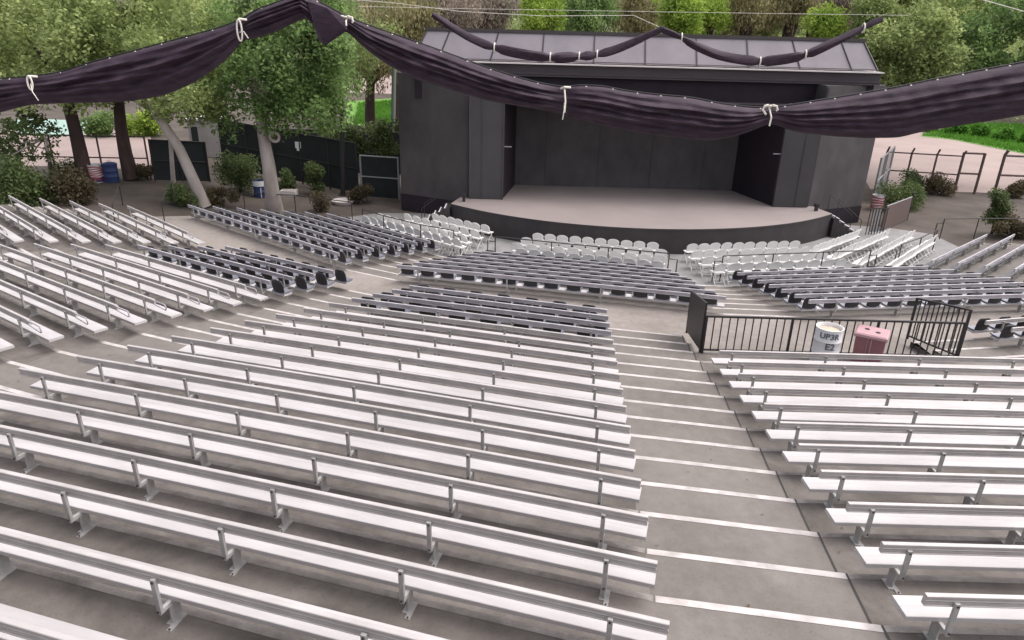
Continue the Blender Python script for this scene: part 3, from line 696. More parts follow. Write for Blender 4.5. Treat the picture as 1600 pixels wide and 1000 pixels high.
for i in range(9):
    t = (i + 0.5) / 9; xa = -11.4 + 22.8 * t; xb = max(-10.7, min(10.7, xa * (0.985 if 1 < i < 7 else 0.95)))
    mb = MB(); mb.beam((xa, y0 - 0.005, 7.70), (xb, y1, zt + 0.02), 0.06, 0.05); mb.build('roof_seam', M['trim'], roof)
for sx in (-1, 1):
    mb = MB(); mb.beam((sx * 11.4, y0, 7.70), (sx * 10.75, y1, zt + 0.02), 0.09, 0.06); mb.build('hip_cap', M['trim'], roof)
mb = MB(); mb.box(-10.85, 10.85, 2.08, 6.1, zt - 0.02, zt + 0.13); mb.build('ridge_cap', M['trim'], roof)
mb = MB(); mb.tube([(-11.2, y0 - 0.08, 7.74), (11.2, y0 - 0.08, 7.74)], 0.025, 6); mb.build('roof_pipe', M['trim'], roof)
# steps at both ends of the stage
for sx, nm in ((-1, 'left'), (1, 'right')):
    root = empty('stage_steps', (CX + sx * 9.36, 34.0, 0), 0, 'narrow black steps with white edges at the %s end of the stage' % nm, 'steps', 'steps at the stage ends')
    mb = MB(); ed = MB()
    for i in range(5):
        z = DZ * (5 - i) / 6; x0, x1 = sorted((sx * 0.02 + sx * 0.28 * i, sx * 0.02 + sx * 0.28 * (i + 1)))
        mb.box(x0, x1, -0.45, 0.65, 0, z)
        xe = sx * 0.02 + sx * 0.28 * (i + 1); xa, xb = sorted((xe - sx * 0.05, xe + sx * 0.003)); ed.box(xa, xb, -0.453, 0.65, z + 0.002, z + 0.008)
    mb.build('step_block', M['deckf'], root); ed.build('step_edge', M['white'], root)
    for yy in (-0.42, 0.62):
        mb = MB(); mb.tube([(sx * 0.1, yy, DZ * 5 / 6), (sx * 0.1, yy, DZ + 0.75), (sx * 1.4, yy, 0.9), (sx * 1.4, yy, 0)], 0.02, 6); mb.build('handrail', M['iron'], root, True)
for x, nm in ((CX - 8.75, 'left'), (CX + 8.75, 'right')):
    mb = MB(); mb.box(-0.07, 0.07, -0.06, 0.06, 0, 0.22); mb.box(-0.10, 0.10, -0.09, 0.09, 0.221, 0.36)
    o = mb.build('floor_lamp', M['iron'], None, False, (x, 34.3, DZ)); tag(o, 'small black box standing at the %s tip of the stage floor' % nm, 'box')
# black iron stair gate and chairs by the right corner of the stage
g = gat(1352, 368)
root = empty('stair_railing', g, 0.2, 'tall black railing with pale panel beside the right stage corner', 'railing')
for i in range(7):
    mb = MB(); mb.box(i * 0.16 - 0.016, i * 0.16 + 0.016, -0.016, 0.016, 0, 1.35); mb.build('picket', M['iron'], root)
mb = MB(); mb.beam((-0.05, 0, 1.33), (1.0, 0, 1.33), 0.05, 0.05); mb.build('top_rail', M['iron'], root)
mb = MB(); mb.box(0.20, 0.62, 0.03, 0.05, 0.15, 1.25); mb.build('pale_panel', M['shed'], root)
g = gat(1392, 358)
g0 = gat(1377, 362); g1 = gat(1400, 352)
root = empty('screen_fence', g0, math.atan2((g1 - g0).y, (g1 - g0).x), 'short brown screened fence right of the stage corner', 'fence')
Lf = (g1 - g0).length + 1.6
mb = MB(); mb.box(0, Lf, -0.02, 0.02, 0.05, 1.3); mb.build('screen_panel', M['rust'], root)
mb = MB(); mb.tube([(0, 0, 1.32), (Lf, 0, 1.32)], 0.03, 6); mb.build('top_rail', M['galv'], root)
mb = MB(); mb.tube([(Lf, 0, 0), (Lf, 0, 1.55)], 0.045, 6); mb.build('post', M['iron'], root)

# ------------------------------------------------------------------ shade cloth swags hung on cables
def interp(pts, x):
    for (x0, y0), (x1, y1) in zip(pts, pts[1:]):
        if x <= x1: t = (x - x0) / (x1 - x0); return y0 + (y1 - y0) * t
    return pts[-1][1]
def smooth_poly(pts, x):
    return (interp(pts, x - 9) + interp(pts, x) * 2 + interp(pts, x + 9)) / 4
def swag(name, top, bot, ties, label, Y=11.0, bulge=0.17, seed=0, folds=3.0, clip_dx=39, step=6, slope=0.0):
    rnd = random.Random(seed)
    x0, x1 = top[0][0], top[-1][0]
    root = empty(name, aty((x0 + x1) / 2, smooth_poly(top, (x0 + x1) / 2), Y), 0, label, 'shade cloth', 'shade cloth swags over the seating')
    o = root.location.copy(); rings = []; cab = []
    x = x0; S = 30
    ph = [rnd.uniform(0, 6.28) for _ in range(8)]
    while x <= x1 + 0.01:
        yy = Y + slope * (x - x0)
        ta, tb = smooth_poly(top, x), smooth_poly(bot, x)
        dmin = min([abs(x - t) for t in ties] + [999]); pinch = 1 - 0.75 * math.exp(-(dmin / 26) ** 2)
        P = aty(x, ta, yy); Q = aty(x, max(tb, ta + 6), yy); ring = []
        h = (Q - P)
        for i in range(S + 1):                                   # camera side with folds
            s = i / S
            b = bulge * pinch * (math.sin(math.pi * min(1, s ** 0.75)) ** 0.55 if 0 < s < 1 else 0)
            wv = 0.042 * pinch * ((0.5 + 0.8 * abs(math.sin(x * 0.0065 + ph[6]))) * (0.6 - abs(math.sin(math.pi * (folds * 0.9 * s + 0.35 * math.sin(x * 0.008 + ph[4]) + x * 0.0035) + ph[5])) ) + 0.5 * math.sin(2 * math.pi * (folds * s + 0.004 * x * 0.8) + ph[0] + 1.2 * math.sin(x * 0.012 + ph[1])) + 0.6 * math.sin(2 * math.pi * (folds * 2.1 * s) - x * 0.015 + ph[2]))
            wv += 0.012 * math.sin(x * 0.07 + 11 * s + ph[3]) * math.sin(x * 0.023 + ph[6]) + 0.008 * math.sin(x * 0.19 - 6 * s + ph[7])
            e = math.sin(math.pi * s)
            ring.append(P + h * s + Vector((0, -(b + wv * e), 0)) - o)
        for i in range(S - 1, 0, -1):
            s = i / S; e = math.sin(math.pi * s)
            ring.append(P + h * s + Vector((0, (0.5 * bulge * pinch) * e + 0.01, 0)) - o)
        rings.append(ring); cab.append(P - o + Vector((0, 0, 0.012)))
        x += step
    mb = MB(); mb.rings(rings); mb.build('cloth', M['cloth'], root, True)
    mb = MB(); mb.tube(cab, 0.010, 6); mb.build('cable', M['iron'], root, True)
    x = x0 + clip_dx * 0.5; cl = MB(); cl.lathe([(0.001, -0.02), (0.013, -0.012), (0.016, 0), (0.013, 0.012), (0.001, 0.02)], n=8, cap=False); cme = cl.mesh('clip', M['rope'])
    while x < x1:
        if min([abs(x - t) for t in ties] + [99]) > 12: link('clip', cme, root, aty(x, smooth_poly(top, x) + 2, Y + slope * (x - x0) - 0.03) - o)
        x += clip_dx + rnd.uniform(-3, 3)
    return root, o
def tie(root, o, px, pyt, pyb, Y, tail=None, bow=False, r=0.0125, loops=True):
    mb = MB()
    A = aty(px, pyt, Y - 0.10) - o; B = aty(px, pyb, Y - 0.24) - o
    if loops:
        L = (A - B).length; c = A.lerp(B, 0.5); w = 0.035
        n = 18
        mb.tube([c + Vector((w * math.sin(2 * math.pi * i / n), -0.02, (L / 2) * math.cos(2 * math.pi * i / n))) for i in range(n + 1)], r, 6)
    else: mb.tube([A, A.lerp(B, .5) + Vector((0.01, -0.06, 0)), B], r, 6)
    mb.tube([A + Vector((-0.05, 0.05, 0.0)), A + Vector((0, -0.03, 0.03)), A + Vector((0.09, 0.03, 0.02))], r * 1.3, 6)
    if tail:
        T = aty(tail[0], tail[1], Y - 0.25) - o; mb.tube([A.lerp(B, .6), A.lerp(T, 0.6) + Vector((0.01, -0.08, 0)), T], r * 0.6, 6)
    if bow:
        for q in (-1, 1):
            mb.tube([A, A + Vector((q * 0.04, -0.04, 0.04)), A + Vector((q * 0.09, -0.05, 0.025)), A + Vector((q * 0.11, -0.05, -0.03)), A + Vector((q * 0.07 + 0.02, -0.05, -0.07 + 0.03 * q))], r * 1.3, 6)
    mb.build('rope_tie', M['rope'], root, True)
TL = [(-160, 112), (-60, 120), (0, 124), (48, 120), (75, 117), (105, 111), (140, 99), (180, 88), (240, 72), (300, 56), (340, 45), (376, 32), (400, 16), (440, 2), (476, -10)]
BL = [(-160, 190), (-60, 182), (0, 176), (30, 168), (50, 163), (110, 161), (180, 160), (215, 157), (260, 148), (300, 131), (330, 112), (360, 88), (378, 62), (400, 60), (430, 50), (460, 36), (476, 28)]
r_, o_ = swag('shade_cloth', TL, BL, (48, 376), 'dark rolled shade cloth swag falling away to the left of the peak', seed=3)
tie(r_, o_, 48, 122, 137, 11, (60, 157), loops=True)
tie(r_, o_, 375, 33, 62, 11, (388, 60))
TR = [(476, -10), (500, 4), (540, 26), (575, 40), (610, 52), (650, 66), (700, 84), (760, 106), (800, 119), (840, 130), (880, 137), (905, 134), (940, 135), (975, 142), (1020, 148), (1080, 153), (1130, 163), (1170, 168), (1203, 169), (1240, 164), (1300, 154), (1360, 144), (1400, 137), (1480, 120), (1560, 105), (1620, 94), (1760, 66)]
BR = [(476, 28), (490, 36), (500, 58), (508, 68), (520, 60), (532, 50), (541, 46), (555, 62), (580, 84), (610, 104), (650, 124), (700, 139), (760, 157), (800, 164), (850, 172), (878, 180), (930, 193), (1000, 208), (1060, 216), (1110, 220), (1150, 213), (1185, 200), (1205, 192), (1240, 206), (1300, 213), (1360, 216), (1405, 215), (1440, 206), (1500, 196), (1560, 187), (1620, 176), (1760, 150)]
r_, o_ = swag('shade_cloth', TR, BR, (541, 880, 1203), 'long dark rolled shade cloth swag crossing in front of the stage roof', seed=8, bulge=0.2)
fq = [(480, 2), (510, 12), (541, 30), (542, 47), (524, 60), (508, 71), (497, 62), (488, 30)]
mb = MB(); A_ = [aty(x, y, 10.80 - 0.05 * math.sin(i * 2.1)) - o_ for i, (x, y) in enumerate(fq)]; mb.rings([A_, [p + Vector((0, 0.03, 0)) for p in A_]]); mb.build('flap', M['cloth'], r_)
tie(r_, o_, 541, 30, 40, 11, None, True, loops=False)
tie(r_, o_, 882, 139, 176, 11, (879, 187), loops=False)
tie(r_, o_, 1202, 168, 197, 11, None, True, loops=False)
def roll(name, pts, ties, label, Y=30.5, r0=0.2, seed=1):
    P = [aty(x, y, Y) for x, y in pts]; root = empty(name, P[0], 0, label, 'shade cloth', 'rolled shade cloth above the stage'); o = P[0]
    n = 60; rnd = random.Random(seed); xs = [p[0] for p in pts]; rings = []
    for i in range(n + 1):
        x = xs[0] + (xs[-1] - xs[0]) * i / n; c = aty(x, smooth_poly(pts, x), Y) - o
        d = aty(x + 4, smooth_poly(pts, x + 4), Y) - aty(x - 4, smooth_poly(pts, x - 4), Y); d.normalize()
        dm = min([abs(x - t) for t in ties] + [99]); t = i / n
        r = r0 * (0.55 + 0.45 * math.sin(math.pi * t)) * (1 - 0.45 * math.exp(-(dm / 7) ** 2))
        u = Vector((0, 0, 1)); side = d.cross(u).normalized(); up = side.cross(d)
        rings.append([c + (side * math.cos(a) + up * math.sin(a)) * r * (1 + 0.13 * math.sin(3 * a + x * 0.03)) for a in [2 * math.pi * k / 14 for k in range(14)]])
    mb = MB(); mb.rings(rings); mb.build('cloth', M['cloth'], root, True)
    for t in ties:
        c = aty(t, smooth_poly(pts, t), Y) - o
        mb = MB(); mb.tube([c + Vector((0.02 * math.cos(a), r0 * 0.86 * math.cos(a), r0 * 0.86 * math.sin(a))) for a in [2 * math.pi * k / 12 for k in range(13)]], 0.03, 6); mb.build('rope_tie', M['rope'], root)
roll('shade_cloth', [(676, 22), (700, 39), (730, 58), (760, 71), (795, 80), (830, 86), (862, 90), (900, 89), (930, 87), (960, 79), (990, 66), (1012, 55), (1036, 44)], (773, 860, 905, 933), 'rolled dark shade cloth drooping over the left half of the stage roof', seed=5)
roll('shade_cloth', [(1030, 44), (1062, 57), (1090, 73), (1120, 86), (1150, 93), (1188, 97), (1225, 92), (1262, 85), (1295, 70), (1330, 54), (1350, 43), (1378, 29)], (1065, 1187, 1258, 1349), 'rolled dark shade cloth drooping over the right half of the stage roof', seed=9)
mb = MB(); mb.tube([aty(x, y, 31.5) for x, y in ((560, 0), (620, 5), (720, 18), (850, 25), (990, 24), (1030, 42))], 0.012, 6)
tag(mb.build('cable', M['rope'], None, True), 'thin pale sagging cord above the left half of the stage roof', 'cable')
mb = MB(); mb.tube([aty(x, y, 32.5) for x, y in ((560, 10), (700, 13), (1000, 18), (1200, 21), (1420, 24))], 0.009, 6)
tag(mb.build('cable', M['rope'], None, True), 'thin pale level cord across the top before the trees', 'cable')
mb = MB(); mb.tube([aty(x, y, 14) for x, y in ((1500, -14), (1540, 1), (1640, 29), (1720, 50))], 0.008, 6)
tag(mb.build('cable', M['rope'], None, True), 'thin pale cord crossing the top right corner', 'cable')

# ------------------------------------------------------------------ plants
def leaf_cloud(clumps, leaf, seed, droop=0.0, squash=1.0):
    """clumps: (cx,cy,cz,radius,count). Returns verts, faces arrays of many small leaf blades."""
    rng = np.random.default_rng(seed); Vs = []; 
    for (cx, cy, cz, r, n) in clumps:
        d = rng.normal(size=(n, 3)); d /= np.linalg.norm(d, axis=1)[:, None]
        rad = r * rng.random(n) ** 0.45
        c = d * rad[:, None]; c[:, 2] *= squash
        if droop: c[:, 2] -= droop * rng.random(n) ** 2 * r; 
        c += np.array([cx, cy, cz])
        a = rng.normal(size=(n, 3)); a[:, 2] = a[:, 2] * 0.55 - (0.35 + droop * 1.5); a /= np.linalg.norm(a, axis=1)[:, None]
        b = np.cross(a, rng.normal(size=(n, 3))); b /= np.linalg.norm(b, axis=1)[:, None] + 1e-9
        L = leaf * (0.6 + 0.8 * rng.random(n))[:, None]; w = L * (0.30 if not droop else 0.18)
        Vs.append(np.stack([c - a * L * .5, c + b * w, c + a * L * .5, c - b * w], 1))
    V = np.concatenate(Vs).reshape(-1, 3)
    return V
def quads_mesh(name, V, m):
    n = len(V) // 4; me = bpy.data.meshes.new(name)
    me.vertices.add(len(V)); me.vertices.foreach_set('co', V.astype(np.float32).ravel())
    me.loops.add(4 * n); me.loops.foreach_set('vertex_index', np.arange(4 * n, dtype=np.int32))
    me.polygons.add(n); me.polygons.foreach_set('loop_start', np.arange(0, 4 * n, 4, dtype=np.int32)); me.polygons.foreach_set('loop_total', np.full(n, 4, dtype=np.int32))
    me.materials.append(m); me.update(calc_edges=True); me.validate(); return me
LIT = quads_mesh('leaf_litter', LITTER, mat('dry_leaf', (0.05, 0.035, 0.022), 0.9, col2=(0.17, 0.125, 0.08), scale=30))
tag(link('leaf_litter', LIT), 'dry leaf litter scattered over the concrete rows', 'leaf litter', None, 'stuff')
def crown_clumps(c, rad, n, cr, cnt, rng, shell=0.45):
    out = []
    for _ in range(n):
        d = rng.normal(size=3); d /= np.linalg.norm(d); t = shell + (1 - shell) * rng.random()
        k = cr * (0.45 + 1.0 * rng.random() ** 1.5)
        out.append((c[0] + d[0] * rad[0] * t, c[1] + d[1] * rad[1] * t, c[2] + d[2] * rad[2] * t, k, int(cnt * (k / cr) ** 2)))
    return out
def tree(name, base, label, cat, center, rad, nclump, cr, cnt, leaf, m, bark, trunk, seed, group=None, limbs=7, droop=0.0, extra=None, shell=0.45):
    rng = np.random.default_rng(seed); base = Vector(base)
    root = empty(name, base, 0, label, cat, group)
    cl = crown_clumps(np.array(center) - np.array(base), rad, int(nclump * 1.15), cr * 0.74, int(cnt * 0.85), rng, shell)
    if extra: cl += [(e[0] - base.x, e[1] - base.y, e[2] - base.z, e[3], e[4]) for e in extra]
    V = leaf_cloud(cl, leaf, seed + 50, droop)
    link('crown', quads_mesh('crown', V, m), root)
    mb = MB(); tp = [Vector(p) - base for p, _ in trunk]; mb.tube(tp, [r for _, r in trunk], 12)
    end = tp[-1]; er = trunk[-1][1]
    order = rng.permutation(len(cl))[:limbs]
    for i in order:
        q = Vector(cl[i][:3]); s = tp[-1] if i % 2 else tp[-2].lerp(tp[-1], 0.6)
        mid = s.lerp(q, 0.5) + Vector((rng.normal() * .25, rng.normal() * .25, -0.1 + rng.normal() * .2))
        mb.tube([s, mid, q], [er * 0.65, er * 0.4, er * 0.12], 7)
    mb.build('trunk', bark, root, True)
    return root
LP = 1.0   # leaf density factor
def px_tree(name, label, bpx, Y, cpx, crx, cry, m, bark, seed, tr=0.22, nclump=40, cr=0.9, cnt=220, leaf=0.2, ydepth=None, tpx=None, cat='tree', group=None, droop=0.0, limbs=7, shell=0.45, base=None, extra=None):
    """a tree that stands at distance Y: crown centre / radii measured on the photograph turn into metres at that distance"""
    c = aty(cpx[0], cpx[1], Y); k = (aty(cpx[0] + 100, cpx[1], Y) - c).length / 100
    if base is None:
        bx = aty(bpx, 250, Y).x; base = Vector((bx, Y, gh(bx, Y)))
    tops = [(Vector(base), tr * 1.25)]
    if tpx:
        for i, (qx, qy) in enumerate(tpx): tops.append((aty(qx, qy, Y), tr * (1.0 - 0.12 * i)))
    else:
        e = Vector((c.x * .7 + base.x * .3, Y, max(base.z + 1.5, c.z - cry * k * 0.5)))
        tops += [(Vector(base).lerp(e, 0.5) + Vector((0.12, 0, 0)), tr), (e, tr * 0.75)]
    rx, rz = crx * k, cry * k
    return tree(name, base, label, cat, c, (rx, ydepth or rx * 0.8, rz), nclump, cr, cnt, leaf, m, bark, tops, seed, group, limbs, droop, extra, shell)
ND = 'trees around the stage'
# left: two dark trunks, leaning pale trunk, thick pale trunk
px_tree('tree', 'dark trunked olive tree beside the red striped barrel', 0, 37.2, (95, 60), 170, 118, M['olive'], M['barkd'], 11, 0.36, 95, 1.25, 330, 0.21, base=gat(134, 285), tpx=[(128, 250), (118, 205), (106, 160), (100, 110)], group=ND)
px_tree('tree', 'dark trunked olive tree beside the blue lidded barrel', 0, 38.3, (245, 62), 150, 105, M['olive'], M['barkd'], 12, 0.34, 85, 1.2, 330, 0.21, base=gat(206, 281), tpx=[(196, 240), (189, 200), (185, 155), (190, 105)], group=ND)
px_tree('tree', 'pale trunked tree leaning left over the left lower benches', 0, 34.6, (275, 120), 110, 75, M['olive'], M['barkp'], 13, 0.27, 50, 0.95, 260, 0.19, base=gat(320, 324), tpx=[(304, 285), (280, 232), (246, 180), (225, 130)], group=ND)
px_tree('tree', 'thick pale trunked green tree behind the left lower benches', 0, 34.7, (450, 85), 118, 125, M['green'], M['barkp'], 14, 0.36, 105, 1.05, 330, 0.19, base=gat(430, 332), tpx=[(425, 300), (420, 260), (412, 215), (405, 170)], group=ND,
        extra=[(*aty(345, 165, 34.2), 1.3, 420), (*aty(375, 130, 34.2), 1.3, 420), (*aty(470, 175, 34.2), 1.1, 330), (*aty(420, 185, 34.4), 0.9, 220), (*aty(355, 200, 34.2), 0.8, 160)])
rt = [o for o in bpy.data.objects if o.get('label', '').startswith('thick pale')][0]
mb = MB(); c0 = aty(429, 214, 34.15); n = 16
mb.tube([Vector((0.22 * math.cos(2 * math.pi * i / n), 0, 0.22 * math.sin(2 * math.pi * i / n))) for i in range(n + 1)], 0.07, 8)
mb.build('branch_scar', M['barkp'], rt, True, c0 - rt.location)
mb = MB(); mb.rings([[(0.2 * math.cos(2 * math.pi * i / n), y, 0.2 * math.sin(2 * math.pi * i / n)) for i in range(n)] for y in (0.0, 0.35)]); mb.build('cut_stub', M['barkd'], rt, False, c0 - rt.location)
px_tree('tree', 'small loose tree with thin grey stems at the left edge', 0, 35.5, (35, 220), 60, 55, M['shrub'], M['barkp'], 15, 0.10, 34, 0.62, 90, 0.2, base=gat(82, 277), tpx=[(77, 250), (70, 215)], group=ND)
px_tree('tree', 'dark thin trunked tree behind the screened fence', 0, 50, (540, 72), 82, 80, M['olive'], M['barkd'], 16, 0.33, 50, 1.2, 260, 0.24, base=Vector((aty(519, 190, 50).x, 50, gh(-13, 50))), tpx=[(517, 190), (515, 160), (512, 120)], group=ND, droop=0.5)
px_tree('tree', 'dry brownish tree standing on the sunny lawn behind the fence', 0, 58, (585, 68), 72, 72, M['drygreen'], M['barkd'], 17, 0.42, 45, 1.3, 260, 0.26, base=Vector((aty(578, 186, 58).x, 58, gh(-13, 58))), tpx=[(578, 178), (578, 150), (580, 118)], group=ND, droop=0.7)
# right
px_tree('tree', 'light olive round tree just right of the stage roof', 0, 46, (1425, 80), 78, 56, M['olive'], M['barkd'], 21, 0.3, 55, 1.1, 300, 0.22, base=Vector((20.6, 46, 0.0)), tpx=[(1352, 200), (1385, 140)], group=ND)
px_tree('tree', 'darker green tree at the right edge above the shade cloth', 0, 47, (1570, 65), 112, 82, M['green'], M['barkd'], 22, 0.36, 80, 1.15, 300, 0.22, base=Vector((37.4, 47, 0.28)), tpx=[(1625, 200), (1600, 120)], group=ND)
px_tree('tree', 'tall olive tree rising behind the round tree on the right', 0, 54, (1450, 5), 110, 52, M['olive'], M['barkd'], 23, 0.4, 70, 1.4, 300, 0.26, base=Vector((22.5, 54, 0.1)), tpx=[(1345, 180), (1400, 80)], group=ND)
# behind the stage roof
BK = 'trees behind the stage roof'
spec = [(640, 25, 45, 45, 'drygreen', 52, 'hanging dry tree at the left corner of the stage roof', 0.8), (700, 15, 50, 48, 'pepper', 55, 'grey brown drooping tree behind the left part of the roof', 0.9), (765, 12, 48, 50, 'pepper', 57, 'grey drooping tree with bare stems left of the bright shrub', 0.9),
        (852, 24, 46, 34, 'bright', 54, 'bright lime green bush tree behind the left roof seams', 0.1), (925, 10, 46, 46, 'green', 58, 'mid green tree between two bright green ones', 0.5), (995, 12, 44, 44, 'drygreen', 60, 'dull brown green tree behind the middle of the roof', 0.7),
        (1062, 22, 36, 34, 'bright', 54, 'bright lime green bush tree behind the roof peak of cloth', 0.1), (1108, 16, 32, 38, 'bright', 56, 'narrow bright green tree right of the cloth peak', 0.2), (1165, 5, 46, 45, 'drygreen', 57, 'dark trunked dry tree behind the right roof seams', 0.8),
        (1232, 2, 50, 45, 'drygreen', 58, 'brown tree with heavy trunk behind the right roof', 0.8), (1290, 40, 34, 24, 'bright', 53, 'low bright green bush behind the right swag', 0.1), (1320, 5, 50, 42, 'pepper', 60, 'pale dry tree behind the right end of the roof', 0.7), (1372, 25, 40, 40, 'olive', 52, 'olive tree touching the right end of the roof', 0.2)]
spec += [(615, 15, 60, 55, 'olive', 66, 'olive tree deep behind the left roof corner', .5), (735, 5, 70, 60, 'green', 67, 'deep green tree behind the grey drooping trees', .5), (890, 0, 70, 62, 'green', 68, 'deep green tree behind the bright tree left of the cloth peak', .6), (1015, 0, 60, 62, 'olive', 68, 'deep olive tree behind the middle of the roof', .6), (1135, 0, 60, 60, 'green', 69, 'deep green tree behind the narrow bright tree', .5),
         (1200, 20, 42, 40, 'olive', 63, 'olive tree between the two dark trunked dry trees', .5), (1265, 5, 60, 60, 'green', 69, 'deep green tree behind the brown heavy trunked tree', .5), (1345, 10, 60, 55, 'green', 68, 'deep green tree behind the right end of the roof', .4)]
for i, (px, py, rx, ry, mm, Y, lab, dr) in enumerate(spec):
    bx = aty(px, 100, Y).x
    bt = {1165: (1158, 60), 1232: (1236, 55), 700: (690, 60), 765: (770, 55)}.get(px)
    px_tree('tree', lab, 0, Y, (px, py), rx, ry, M[mm], M['barkd'], 30 + i, 0.5 if bt else 0.25, 42, 1.05, 260, 0.24, base=Vector((bx, Y, gh(bx, Y))), group=BK, droop=dr * 1.6, limbs=8, shell=0.3)
# far wooded hillside, read as one mass
rng = np.random.default_rng(99); cl = []
for i in range(520):
    x = rng.uniform(-75, 105); y = rng.uniform(84, 112); z = gh(x, y) + rng.uniform(0.5, 11) ; r = rng.uniform(1.6, 3.0)
    if -34 < x < -8 and y < 108: continue
    cl.append((x, y, z, r, int(120)))
for i in range(260):
    x = rng.uniform(-75, 105); y = rng.uniform(100, 118); z = gh(x, y) + rng.uniform(0.5, 16); cl.append((x, y, z, 3.0, 120))
tag(link('hillside_woods', quads_mesh('hillside_woods', leaf_cloud(cl, 0.6, 5, 0.4), M['olive'])), 'far brownish green wooded hillside behind everything', 'woods', None, 'stuff')
rng = np.random.default_rng(98); cl = []
for i in range(300):
    x = rng.uniform(-75, 105); y = rng.uniform(80, 98); 
    if -34 < x < -8: continue
    cl.append((x, y, gh(x, y) + rng.uniform(0.3, 9), rng.uniform(1.4, 2.6), 120))
tag(link('hillside_shrubs', quads_mesh('hillside_shrubs', leaf_cloud(cl, 0.5, 6, 0.3), M['olive'])), 'far olive shrubs on the hillside below the woods', 'woods', None, 'stuff')

def shrub(px, py, w, h, label, m, seed, n=9, leaf=0.12, cnt=230, base=None, name='shrub', cat='shrub', stems=True, flat=0.7, group='shrubs around the seating'):
    """px,py the foot on the photograph; w,h the size in metres"""
    b = base or gat(px, py); root = empty(name, b, 0, label, cat, group); rng = np.random.default_rng(seed)
    cl = []
    for i in range(n):
        a = rng.uniform(0, 6.28); t = rng.random() ** 0.6
        cl.append((math.cos(a) * w * 0.36 * t, math.sin(a) * w * 0.36 * t * flat, h * rng.uniform(0.22, 0.8), min(w, h * 1.3) * rng.uniform(0.28, 0.40), int(cnt * 1.7)))
    link('foliage', quads_mesh('foliage', leaf_cloud(cl, leaf, seed), m), root)
    mb = MB()
    for i in range(4):
        q = cl[i % len(cl)]; mb.tube([(0.03 * i - .05, 0, 0), (q[0] * .5, q[1] * .5, q[2] * .6), (q[0], q[1], q[2])], [0.03, 0.022, 0.01], 6)
    mb.build('stem', M['barkd'], root)
    return root
shrub(18, 320, 3.6, 2.0, 'big dark bush at the left edge behind the far left benches', M['shrub'], 41, 16, 0.14, 260)
shrub(62, 318, 2.6, 1.3, 'low dark bush behind the second far left bench', M['shrub'], 42, 10, 0.13)
shrub(122, 319, 2.0, 1.5, 'yellow brown bush behind the end of the far left benches', M['redshrub'], 43, 9, 0.13)
shrub(108, 285, 1.9, 1.1, 'clipped dark bush left of the dark trunk and striped barrel', M['shrub'], 44, 9, 0.10)
shrub(232, 281, 1.6, 0.75, 'low reddish bush right of the second dark trunk', M['redshrub'], 45, 8, 0.10)
shrub(376, 301, 2.1, 2.3, 'tall rounded dark bush left of the thick pale trunk', M['shrub'], 46, 16, 0.11, 260)
shrub(292, 322, 2.0, 0.9, 'low dark bush at the foot of the leaning pale trunk', M['shrub'], 47, 9, 0.11)
shrub(345, 322, 2.2, 0.8, 'straggly low plant right of the leaning pale trunk', M['redshrub'], 48, 8, 0.11)
shrub(495, 306, 1.3, 2.0, 'upright green bush before the dark screened fence', M['shrub'], 49, 9, 0.11)
shrub(452, 300, 1.1, 1.3, 'small bush between the pale trunk and the upright bush', M['shrub'], 50, 7, 0.11)
shrub(500, 332, 1.1, 1.0, 'thin grey plant behind the left lower benches', M['redshrub'], 51, 7, 0.10, 120)
shrub(572, 318, 1.9, 0.9, 'reddish bush at the foot of the left stage wall', M['redshrub'], 52, 8, 0.10)
shrub(1400, 328, 2.4, 1.7, 'green bush beside the right corner of the stage', M['shrub'], 53, 12, 0.12)
shrub(1420, 300, 1.5, 1.2, 'small green bush before the right fence near the grey gate', M['shrub'], 54, 8, 0.12)
shrub(1467, 305, 2.0, 1.25, 'wide reddish bush before the right chain link fence', M['redshrub'], 55, 10, 0.11)
shrub(1590, 309, 1.9, 0.95, 'reddish bush at the right edge before the fence', M['redshrub'], 56, 9, 0.11)
shrub(1549, 366, 1.1, 2.5, 'tall narrow clipped bush behind the far right benches', M['shrub'], 57, 12, 0.10)
shrub(1580, 372, 2.2, 0.95, 'low bush right of the tall clipped bush', M['redshrub'], 58, 9, 0.11)
shrub(226, 213, 3.4, 1.7, 'sunny bright green bush beyond the left fence', M['bright'], 59, 12, 0.2)
shrub(160, 214, 2.6, 1.6, 'dull green bush beyond the left fence', M['green'], 60, 9, 0.2)
for i in range(5):
    px = 1455 + i * 38
    shrub(px, 206 + i * 5, 2.6, 1.3, '%s of the green clumps from left on the right lawn' % ORD[i], M['grass'], 70 + i, 8, 0.22, 200, group='clumps on the right lawn')
# grass on the right lawn and on the sunny lawn
def grass_field(name, pix, n, label, seed, size=0.35):
    P = [gat(*q) for q in pix]; rng = np.random.default_rng(seed)
    xs = [p.x for p in P]; ys = [p.y for p in P]; pts = []
    def inside(x, y):
        c = False
        for a, b in zip(P, P[1:] + P[:1]):
            if (a.y > y) != (b.y > y) and x < (b.x - a.x) * (y - a.y) / (b.y - a.y) + a.x: c = not c
        return c
    while len(pts) < n:
        x, y = rng.uniform(min(xs), max(xs)), rng.uniform(min(ys), max(ys))
        if inside(x, y): pts.append((x, y, gh(x, y) + 0.02))
    p = np.array(pts); a = rng.normal(size=(n, 3)) * 0.5; a[:, 2] = 1; a /= np.linalg.norm(a, axis=1)[:, None]
    b = np.cross(a, rng.normal(size=(n, 3))); b /= np.linalg.norm(b, axis=1)[:, None]
    L = size * (0.5 + rng.random(n))[:, None]
    V = np.stack([p - b * L * .12, p + b * L * .12, p + a * L + b * L * .02, p + a * L - b * L * .02], 1).reshape(-1, 3)
    return tag(link(name, quads_mesh(name, V, M['grass'])), label, 'grass', None, 'stuff')
